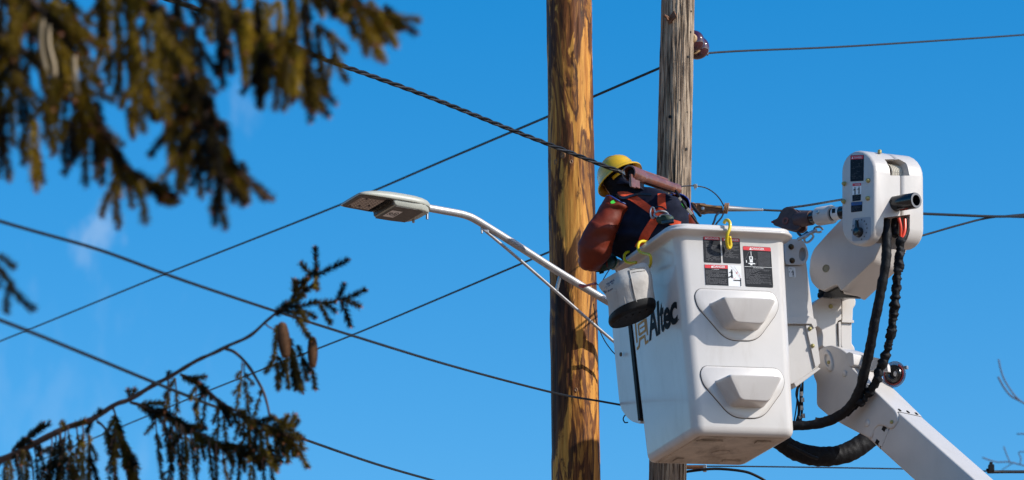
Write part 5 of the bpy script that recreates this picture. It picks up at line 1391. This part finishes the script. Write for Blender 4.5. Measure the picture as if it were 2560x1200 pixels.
# ------------------------------------------------------------------ spruces
def needle_twig(name, Lg, seed, side=True, r=.016, dens=900, droop=.0, side_len=.07, mats=(BARK, NEED, NTIP), bare=0.0, nw=.0011):
    """a twig along +Z from the origin, needles all round, a few side shoots"""
    rd = random.Random(seed); m = MB()
    def shoot(p0, d, ln, rr, first=False):
        n = max(4, int(ln/.03)); pts = [p0]; dd = d.normalized()
        for i in range(n):
            dd = (dd + V((rd.uniform(-1, 1), rd.uniform(-1, 1), rd.uniform(-1, 1)))*.07 + V((0, 0, .05))).normalized()
            pts.append(pts[-1]+dd*ln/n)
        m.tube(pts, [max(.0012, .0030*(1-.6*i/n)) for i in range(n+1)], 5, mi=0)
        cnt = int(ln*dens); vs = []; fs = []
        for k in range(cnt):
            s_ = rd.random()
            if first and s_ < bare: continue
            f = s_*n; i = min(int(f), n-1); p = pts[i]+(pts[i+1]-pts[i])*(f-i); t = (pts[i+1]-pts[i]).normalized()
            a = rd.uniform(0, 6.283); u = t.cross(V((.3, .9, .2))).normalized(); v_ = t.cross(u)
            o_ = u*math.cos(a)+v_*math.sin(a)
            nd = (o_*rd.uniform(.75, 1.0)+t*rd.uniform(.45, .95)).normalized(); nl = rr*rd.uniform(.75, 1.2)*(1 if s_ < .93 else .8)
            w_ = nd.cross(V((rd.random(), rd.random(), rd.random()))).normalized()*nw; w2 = nd.cross(w_).normalized()*nw
            b_ = len(vs); p = p+o_*.001
            vs += [p-w_, p+w_, p+w2*1.6, p+nd*nl]; fs += [(b_, b_+1, b_+3), (b_+1, b_+2, b_+3), (b_+2, b_, b_+3)]
        m.add(vs, fs, 1)
        e = pts[-1]; vs = []; fs = []
        for k in range(10):
            o_ = V((rd.uniform(-1, 1), rd.uniform(-1, 1), rd.uniform(-1, 1)))*.7+(pts[-1]-pts[-2]).normalized(); o_.normalize(); w_ = o_.cross(V((.2, .5, .8))).normalized()*.0022
            b_ = len(vs); vs += [e-w_, e+w_, e+o_*rr*.7]; fs += [(b_, b_+1, b_+2)]
        m.add(vs, fs, 2)
        return pts
    main = shoot(V((0, 0, 0)), V((0, 0, 1)), Lg, r, True)
    if side:
        k = max(1, int(Lg/.075))
        for j in range(k):
            i = int((.18+.72*j/k)*(len(main)-1)); a = rd.uniform(0, 6.283)
            shoot(main[i], V((math.cos(a)*.75, math.sin(a)*.75, .8)), side_len*rd.uniform(.6, 1.5), r*.92)
    me = bpy.data.meshes.new(name); me.from_pydata(m.v, [], m.f)
    for q in mats: me.materials.append(q)
    me.polygons.foreach_set('material_index', m.m); me.update()
    return me
VAR = {}
for i, ln in enumerate((.10, .15, .22, .30, .40, .52)):
    VAR[ln] = [needle_twig('twig_mesh', ln, i*10+j, side=ln > .14, r=.0205, dens=2300, side_len=.08, nw=.0012) for j in range(3)]
VARG = {}
for i, ln in enumerate((.05, .08, .12, .18, .25)):
    VARG[ln] = [needle_twig('twig_mesh', ln, 100+i*10+j, side=ln > .15, r=.022, dens=2300, side_len=.055, nw=.0013, mats=(BARK, NEEDG, NTIP)) for j in range(3)]
for i, ln in enumerate((.13, .20, .27)):
    VARG['h%g' % ln] = [needle_twig('twig_mesh', ln, 200+i*10+j, side=True, r=.020, dens=1700, side_len=.045, nw=.0012, mats=(BARK, NEEDG, NTIP), bare=.28) for j in range(3)]
rt = random.Random(11)
def put_twig(parent, p0, p1, table, stretch=(.8, 1.25), roll=None):
    d = p1-p0; ln = d.length
    keys = [k for k in table if not isinstance(k, str)] if table is VAR or not isinstance(next(iter(table)), str) else list(table)
    key = min(keys, key=lambda k: abs(k-ln))
    me = rt.choice(table[key]); s_ = ln/key
    o = bpy.data.objects.new('twig', me); COL.objects.link(o); o.parent = parent
    o.location = p0-org(parent)
    q = V((0, 0, 1)).rotation_difference(d.normalized()) @ Quaternion((0, 0, 1), rt.uniform(0, 6.283))
    o.rotation_mode = 'QUATERNION'; o.rotation_quaternion = q
    k = max(.75, min(1.35, s_)); o.scale = (k**.3, k**.3, s_)
    return o
def branch(parent, pts, r0, r1, n=6, mt_=BARK, name='branch'):
    c = pxline(pts, n); m = MB()
    rs = [r0+(r1-r0)*i/(len(c)-1) for i in range(len(c))]
    m.tube([p+V((noise.noise(p*11), 0, noise.noise(p*11+V((4, 4, 4)))))*.005 for p in c], [r*(1+.25*noise.noise(c[i]*30)) for i, r in enumerate(rs)], 8)
    return m.build(name, mt_, parent, angle=180), c

DN_ = 9.0
nearx = P(-900, 300, 9.4)
near = thing('spruce_tree', V((nearx.x, nearx.y, 0)), 'blurred near spruce with drooping olive branches filling the upper left corner', 'spruce tree')
m = MB(); m.tube([V((nearx.x, nearx.y, -.1)), V((nearx.x, nearx.y, 2)), V((nearx.x+.03, nearx.y, 5)), V((nearx.x, nearx.y+.05, 9)), V((nearx.x, nearx.y, 12))], [.30, .24, .18, .09, .02], 16); m.build('trunk', BARK, near, angle=180)

def hang(b, x, y, L_, d, lean=0, tab=VAR):
    """a drooping strand from pixel x, y, L_ pixels long; twigs longer than 500 px are split"""
    p0 = P(x, y, d); done = 0; cx, cy = x, y
    while done < L_-1:
        l = min(L_-done, rt.uniform(260, 420)); nx = cx+lean*l+rt.uniform(-.05, .05)*l; ny = cy+l
        p1 = P(nx, ny, d+rt.uniform(-.06, .06)); put_twig(b, p0, p1, tab); p0 = P(cx+(nx-cx)*.85, cy+(ny-cy)*.85, d); cx, cy = cx+(nx-cx)*.85, cy+(ny-cy)*.85; done += l*.85 if done+l < L_ else L_
# main boughs: polyline px, depth ; then hanging strands (x, y0, tip y, lean)
boughs = [
 # left mass
 ([(-350, -60, 9.3), (-100, 40, 9.1), (60, 130, 9.0), (190, 215, 8.9), (262, 330, 8.9), (330, 430, 8.9), (455, 505, 8.9)], .012, .004,
  [(-20, 60, 400, .02), (10, 90, 470, .02), (20, 240, 468, 0), (45, 110, 330, .05), (70, 130, 430, .02), (88, 300, 492, .05), (110, 170, 410, .04), (140, 190, 395, 0), (165, 210, 428, 0), (190, 230, 400, .03), (213, 290, 492, 0), (235, 300, 470, .04), (262, 340, 482, 0), (285, 380, 582, .02), (315, 410, 540, .1), (350, 450, 578, .07), (400, 480, 525, .4), (425, 495, 535, .4), (150, 60, 300, .1), (200, 120, 330, .12), (120, 30, 260, .05), (40, 0, 250, .02), (80, -20, 260, .04), (240, 250, 430, .15), (180, 300, 425, -.05), (95, 380, 475, .12)]),
 ([(-300, -200, 8.8), (0, -60, 8.7), (100, 20, 8.6), (170, 60, 8.6), (215, 100, 8.6)], .010, .004,
  [(175, 0, 150, .25), (160, 10, 230, .2), (130, 0, 200, .1), (100, -30, 150, .1), (60, -40, 180, .05), (20, -40, 200, 0), (0, 20, 300, .01), (150, 50, 260, .12), (30, 180, 380, .04)]),
 # second bough
 ([(-100, -260, 9.2), (200, -90, 9.1), (300, -20, 9.0), (400, 60, 9.0), (470, 200, 8.9), (530, 330, 8.9), (590, 420, 8.9), (680, 505, 8.9)], .012, .004,
  [(250, -30, 160, .02), (270, -30, 230, .1), (290, -20, 300, .1), (320, 0, 365, .02), (345, 100, 365, -.08), (365, 20, 330, .04), (395, 30, 320, -.02), (400, 50, 185, .02), (425, 80, 440, 0), (415, 150, 435, .05), (450, 120, 500, .01), (470, 180, 480, .03), (455, 330, 505, 0), (495, 230, 520, 0), (515, 280, 500, .05), (540, 330, 585, .02), (548, 400, 588, 0), (565, 380, 520, .1), (590, 420, 500, .15), (610, 430, 525, .2), (640, 460, 512, .5), (480, 60, 330, .02), (500, 100, 340, .05), (520, 250, 460, .1), (335, -40, 240, 0), (560, 300, 450, .12), (440, -20, 260, .05), (350, 200, 345, .12), (375, 250, 322, .05)]),
 # third bough
 ([(150, -260, 9.3), (420, -60, 9.2), (560, 20, 9.1), (640, 75, 9.1), (720, 120, 9.0), (770, 200, 9.0), (805, 290, 9.0)], .012, .004,
  [(500, -40, 110, .1), (525, 0, 120, .1), (540, 20, 240, .08), (560, 30, 200, .05), (590, 50, 215, .15), (610, 60, 228, .06), (575, 100, 200, .12), (640, 70, 170, .05), (655, 60, 290, .01), (672, 80, 250, .02), (690, 90, 292, .02), (710, 100, 250, .03), (730, 110, 275, .05), (745, 120, 258, .03), (765, 160, 285, .1), (785, 180, 295, .1), (700, 0, 180, .02), (660, 0, 130, .04), (730, 0, 170, .05), (760, 10, 200, .08), (790, 60, 240, .2), (820, 80, 228, .3), (600, -20, 110, .05), (640, -20, 110, .05), (755, 120, 280, .05), (775, 160, 292, .06), (715, 140, 290, .02), (650, 130, 285, .02), (560, -30, 90, .1)]),
 # top right sprays
 ([(420, -220, 9.0), (680, -80, 8.9), (800, -30, 8.9), (880, 10, 8.8), (950, 30, 8.8), (1028, 72, 8.8)], .009, .003,
  [(820, -20, 60, .3), (860, -10, 100, .35), (890, 20, 120, .4), (905, 50, 170, .25), (930, 60, 172, .25), (945, 30, 132, .6), (920, 0, 80, .7), (850, -20, 50, .3), (960, 40, 100, .8), (870, 40, 110, .5), (900, 80, 150, .4), (790, -30, 60, .3), (760, -40, 60, .2), (910, 20, 60, .9), (720, -40, 70, .1), (840, 20, 80, .4)]),
]
for pts, r0, r1, strands in boughs:
    b, c = branch(near, pts, r0, r1)
    for x, y0, y1, lean in strands:
        d = 9.0 + rt.uniform(-.30, .35)
        hang(b, x, y0, (y1-y0)*rt.uniform(.95, 1.0)-18, d, lean)
        if rt.random() < .4: hang(b, x+rt.uniform(-14, 14), y0-rt.uniform(0, 40), (y1-y0)*rt.uniform(.55, .85), d+rt.uniform(-.2, .3), lean)
    # short needle shoots straight on the bough
    for i in range(2, len(c)-5, 1):
        q = c[i]; dv = (c[min(i+1, len(c)-1)]-c[i-1]).normalized()
        put_twig(b, q, q+(dv*.8+V((rt.uniform(-.5, .5), rt.uniform(-.4, .4), rt.uniform(-.4, .1)))).normalized()*rt.uniform(.07, .11), VAR)
    put_twig(b, c[-7], c[-3]*.3+c[-2]*.7, VAR)
# bare pale stems
for pts in ([(118, 20, 8.8), (105, 60, 8.8), (104, 120, 8.8), (120, 190, 8.8)], [(122, 60, 8.8), (122, 110, 8.8), (134, 160, 8.8), (136, 190, 8.8)], [(185, 140, 8.8), (188, 190, 8.8), (196, 235, 8.8)]):
    m = MB(); m.tube(pxline(pts, 5), .0058, 7); m.build('bare_stem', mat('pale_stem', (.36, .28, .17), .7) if 'pale_stem' not in bpy.data.materials else bpy.data.materials['pale_stem'], near, angle=180)
b, c = branch(near, [(-260, 560, 9.2), (-60, 640, 9.1), (0, 668, 9.1), (28, 712, 9.1), (55, 750, 9.1), (82, 782, 9.1)], .006, .003)
for a in (((-5, 636), (38, 668)), ((-20, 655), (30, 715)), ((22, 708), (56, 748)), ((45, 738), (80, 780)), ((20, 712), (8, 780)), ((-30, 660), (-10, 720))):
    put_twig(b, P(*a[0], 9.1), P(*a[1], 9.1), {k: v for k, v in VAR.items()})

DF = 13.4
farx = P(-1000, 900, 13.8)
far = thing('spruce_tree', V((farx.x, farx.y, 0)), 'spruce bough with hanging twigs and two cones reaching in from the lower left', 'spruce tree')
m = MB(); m.tube([V((farx.x, farx.y, -.1)), V((farx.x, farx.y, 2)), V((farx.x+.05, farx.y, 5)), V((farx.x, farx.y+.05, 8)), V((farx.x, farx.y, 12))], [.28, .22, .16, .08, .02], 16); m.build('trunk', BARK, far, angle=180)
def dfb(x): return 13.6-.0003*x
b, c = branch(far, [(x, y, dfb(x)) for x, y in ((-500, 1290), (-200, 1210), (0, 1150), (72, 1117), (140, 1082), (175, 1066), (225, 1050), (255, 1033), (295, 1010), (325, 998), (375, 967), (420, 944), (480, 908), (560, 870), (620, 840), (660, 808), (693, 782))], .0135, .0052)
main = b
def px_tw(b, a, e, tab=VARG, d=None):
    d = d or dfb(a[0])+rt.uniform(-.08, .08)
    t = {k: v for k, v in tab.items() if not isinstance(k, str)}
    return put_twig(b, P(a[0], a[1], d), P(e[0], e[1], d+rt.uniform(-.04, .04)), t)
HT = {float(k[1:]): v for k, v in VARG.items() if isinstance(k, str)}
def px_hang(b, x, y, y1, lean=.03):
    """thin hanging strand: bare on top, needles below"""
    d = dfb(x)+rt.uniform(-.12, .12); cx, cy = x, y; done = 0; L_ = y1-y
    while done < L_-4:
        l = min(L_-done, rt.uniform(120, 190)); nx = cx+(lean+rt.uniform(-.05, .05))*l; ny = cy+l
        put_twig(b, P(cx, cy, d), P(nx, ny, d), HT); cx, cy = nx, ny; done += l
    
# top cluster
for a, e in (((690, 790), (742, 738)), ((735, 748), (745, 705)), ((742, 712), (792, 680)), ((790, 700), (789, 620)), ((785, 692), (868, 650)), ((778, 692), (754, 660)), ((790, 690), (794, 722)), ((700, 772), (790, 757)), ((715, 765), (760, 740)),
             ((780, 757), (838, 755)), ((842, 752), (862, 712)), ((848, 752), (914, 726)), ((862, 750), (897, 764)), ((852, 752), (876, 814)), ((800, 760), (823, 810)), ((812, 756), (838, 778)), ((738, 770), (787, 794)), ((732, 778), (768, 834)), ((745, 772), (766, 802)),
             ((690, 785), (715, 760)), ((740, 742), (770, 722)), ((755, 725), (790, 712)), ((765, 830), (779, 850)), ((696, 775), (745, 782)), ((735, 735), (735, 700)), ((745, 730), (770, 700)),
             ((692, 812), (690, 895)), ((688, 890), (667, 930)), ((692, 905), (695, 972)), ((725, 845), (730, 930)), ((730, 900), (736, 972)), ((735, 895), (757, 978)), ((742, 862), (772, 930)), ((774, 900), (793, 970)), ((716, 895), (720, 968)), ((720, 880), (705, 950)), ((730, 930), (745, 970)), ((755, 900), (768, 950)), ((692, 890), (715, 925)), ((728, 870), (742, 935)), ((736, 925), (752, 975))):
    px_tw(main, a, e)
def sub(pts, r0, r1, hangs, sh=True, shp=.6):
    b, c = branch(far, [(x, y, dfb(x)) for x, y in pts], r0, r1, 5)
    for h in hangs: px_hang(b, *h)
    if sh:
        for i in range(3, len(c)-1):
            if rt.random() < shp:
                dv = (c[i+1]-c[i-1]).normalized(); q = c[i]
                put_twig(b, q, q+(dv*.7+V((rt.uniform(-.4, .4), rt.uniform(-.4, .4), rt.uniform(-.8, .4)))).normalized()*rt.uniform(.04, .08), {k: v for k, v in VARG.items() if not isinstance(k, str)})
    return b
sub([(662, 808), (672, 818), (686, 828), (691, 850)], .003, .002, [], False)
sub([(562, 873), (585, 882), (610, 905), (634, 935), (656, 975), (668, 1010), (674, 1040)], .0062, .004, [(605, 905, 1040, .01), (610, 908, 1060, .02), (656, 975, 1050, -.35)], False)
sub([(450, 935), (480, 948), (510, 970), (545, 1000), (575, 1018), (610, 1040), (650, 1060), (700, 1082), (738, 1096)], .0058, .004,
    [(490, 965, 1062, 0), (515, 978, 1085, 0), (546, 1000, 1140, .06), (556, 1008, 1110, .08), (600, 1030, 1100, -.03), (612, 1040, 1165, .02), (620, 1045, 1130, .05), (640, 1055, 1150, -.05), (655, 1062, 1130, .03)])
sub([(325, 1005), (358, 1013), (385, 1028), (420, 1042), (455, 1062), (495, 1082), (535, 1104), (575, 1122), (620, 1140), (660, 1155)], .006, .0035,
    [(388, 1035, 1215, -.01), (412, 1040, 1215, .0), (424, 1045, 1215, .01), (440, 1055, 1215, 0), (452, 1060, 1215, .02), (465, 1068, 1215, 0), (478, 1075, 1200, .02), (490, 1080, 1180, .05), (522, 1100, 1215, .06), (540, 1110, 1215, .03), (555, 1120, 1215, .02), (585, 1125, 1200, 0), (597, 1130, 1210, .02), (625, 1140, 1215, -.02), (632, 1140, 1215, .05), (655, 1150, 1215, .08), (670, 1140, 1215, .2), (500, 1090, 1150, .1), (430, 1050, 1130, .1), (458, 1065, 1150, .06), (610, 1135, 1180, .1)], True, .9)
sub([(420, 930), (421, 944), (424, 1000), (430, 1060), (432, 1130)], .0035, .002, [(421, 950, 1150, .02), (438, 945, 1050, .1)], False)
sub([(284, 1022), (290, 1040), (300, 1085), (318, 1130), (338, 1180), (348, 1230)], .004, .003, [(300, 1080, 1160, .2), (315, 1120, 1215, .15), (325, 1140, 1215, .12), (336, 1165, 1215, .1)], True, .9)
sub([(242, 1054), (258, 1066), (275, 1092), (284, 1140), (290, 1215)], .005, .003, [(280, 1095, 1215, 0), (288, 1075, 1180, .0), (275, 1090, 1200, .08)], True, .4)
b2 = sub([(295, 1110), (312, 1135), (320, 1180), (324, 1230)], .004, .003, [], True, .5)
b3 = branch(far, [(x, y, dfb(x)) for x, y in ((30, 1128), (55, 1100), (62, 1115), (80, 1150), (84, 1215))], .004, .003)[0]
for x, y, y1, le in ((10, 1150, 1215, 0), (18, 1148, 1215, .03), (28, 1140, 1215, 0), (42, 1135, 1215, .05), (50, 1130, 1215, .05), (60, 1125, 1215, .08), (85, 1115, 1215, .15), (95, 1110, 1215, .2), (130, 1092, 1215, -.05), (140, 1085, 1215, .02), (148, 1080, 1215, .05), (152, 1078, 1200, .06), (165, 1068, 1215, .01), (170, 1065, 1215, .02), (158, 1120, 1215, .01), (192, 1065, 1215, .05), (207, 1060, 1215, .08), (221, 1060, 1215, .10), (190, 1120, 1215, .05), (226, 1110, 1215, .03), (120, 1160, 1215, .1), (175, 1140, 1215, .02), (70, 1160, 1215, 0), (105, 1165, 1215, .1)):
    px_hang(main, x, y, y1, le)
for a, e in (((40, 1118), (120, 1055)), ((70, 1090), (110, 1062)), ((45, 1120), (60, 1095)), ((30, 1125), (75, 1100)), ((90, 1140), (120, 1122)), ((330, 1000), (322, 975)), ((333, 998), (338, 975)), ((55, 1110), (70, 1150)), ((50, 1120), (40, 1160)),
             ((215, 1060), (240, 1040)), ((225, 1055), (215, 1080)), ((180, 1066), (210, 1052)), ((160, 1072), (155, 1055)), ((245, 1040), (252, 1025)), ((420, 945), (422, 928)), ((455, 940), (480, 955)),
             ((130, 1120), (150, 1185)), ((160, 1140), (145, 1200)), ((165, 1130), (180, 1200)), ((175, 1140), (190, 1205)), ((130, 1150), (120, 1210)), ((225, 1140), (245, 1200)),
             # right clump
             ((672, 1035), (705, 1062)), ((675, 1042), (660, 1075)), ((700, 1060), (752, 1090)), ((722, 1090), (770, 1166)), ((716, 1082), (720, 1152)), ((690, 1078), (692, 1150)), ((738, 1090), (760, 1122)), ((720, 1075), (736, 1038)), ((705, 1065), (722, 1040)), ((700, 1070), (702, 1130)), ((710, 1085), (735, 1140)), ((680, 1060), (720, 1075)), ((660, 1065), (690, 1085)), ((695, 1050), (730, 1068)),
             ((650, 1080), (655, 1140)), ((665, 1080), (670, 1135)), ((640, 1070), (632, 1120)), ((625, 1060), (622, 1110)), ((735, 1070), (748, 1050)), ((700, 1090), (712, 1140)), ((725, 1100), (745, 1130)), ((690, 1100), (705, 1155)), ((675, 1110), (690, 1165)), ((640, 1110), (650, 1165)), ((600, 1110), (610, 1140)), ((655, 1120), (690, 1175))):
    px_tw(main, a, e)
# cones
def cone(p0, p1, r):
    d = (p1-p0); L_ = d.length; d = d.normalized(); u = d.cross(V((0, 1, .1))).normalized(); v_ = d.cross(u); m = MB()
    m.lathe(p0, d, [(0, r*.3), (L_*.1, r*.75), (L_*.35, r*.85), (L_*.7, r*.8), (L_*.93, r*.45), (L_, r*.1)], 14)
    rows = 20
    for i in range(rows):
        t = (i+.5)/rows; rr = r*math.sin(math.pi*(.10+.84*t))**.6; nn = 9
        for k in range(nn):
            a = (k+.5*(i % 2))/nn*6.283; o_ = u*math.cos(a)+v_*math.sin(a); s_ = d.cross(o_)
            c = p0+d*L_*t+o_*rr*.82; w_ = r*.40
            m.add([c-s_*w_*.7, c+s_*w_*.7, c+d*L_*.045+o_*r*.36+s_*w_*.75, c+d*L_*.075+o_*r*.34, c+d*L_*.045+o_*r*.36-s_*w_*.75, c+d*L_*.04-o_*r*.05], [(0, 1, 2, 3, 4), (0, 5, 1), (1, 5, 2), (2, 5, 3), (3, 5, 4), (4, 5, 0)])
    return m.build('cone', CONE, main, angle=30)
cone(P(704, 806, 13.3), P(714, 888, 13.25), .019); cone(P(781, 842, 13.35), P(782, 913, 13.3), .0155)

# ------------------------------------------------------------------ far bare tree at the right edge
bt0 = P(2950, 1100, 40)
bare = thing('bare_tree', V((bt0.x, bt0.y, 0)), 'faint leafless tree twigs blurred at the right edge', 'bare tree')
m = MB(); m.tube([V((bt0.x, bt0.y, -.1)), V((bt0.x+.1, bt0.y, 3)), V((bt0.x, bt0.y, 7)), V((bt0.x+.2, bt0.y, 13))], [.28, .22, .15, .03], 12); m.build('trunk', BARET, bare, angle=180)
for pts, r in (([(2950, 1250, 40), (2700, 1090, 40), (2600, 1030, 40), (2548, 1000, 40), (2520, 965, 40), (2505, 935, 40), (2496, 898, 40)], .010), ([(2700, 1090, 40), (2560, 1008, 40), (2530, 992, 40), (2512, 972, 40), (2495, 942, 40)], .012),
               ([(2950, 1300, 40), (2700, 1200, 40), (2560, 1164, 40), (2520, 1155, 40), (2490, 1155, 40), (2456, 1144, 40)], .009), ([(2524, 1154, 40), (2516, 1135, 40), (2509, 1116, 40)], .008), ([(2950, 1240, 40), (2700, 1120, 40), (2600, 1088, 40), (2542, 1085, 40)], .009), ([(2550, 1160, 40), (2552, 1145, 40), (2548, 1130, 40), (2580, 1132, 40)], .008), ([(2536, 1156, 40), (2520, 1165, 40), (2505, 1175, 40)], .006)):
    m = MB(); m.tube(pxline([(x, y, d) for x, y, d in pts], 5), [r*.75]*(len(pts)*5-4), 6); m.build('branch', BARET, bare, angle=180)
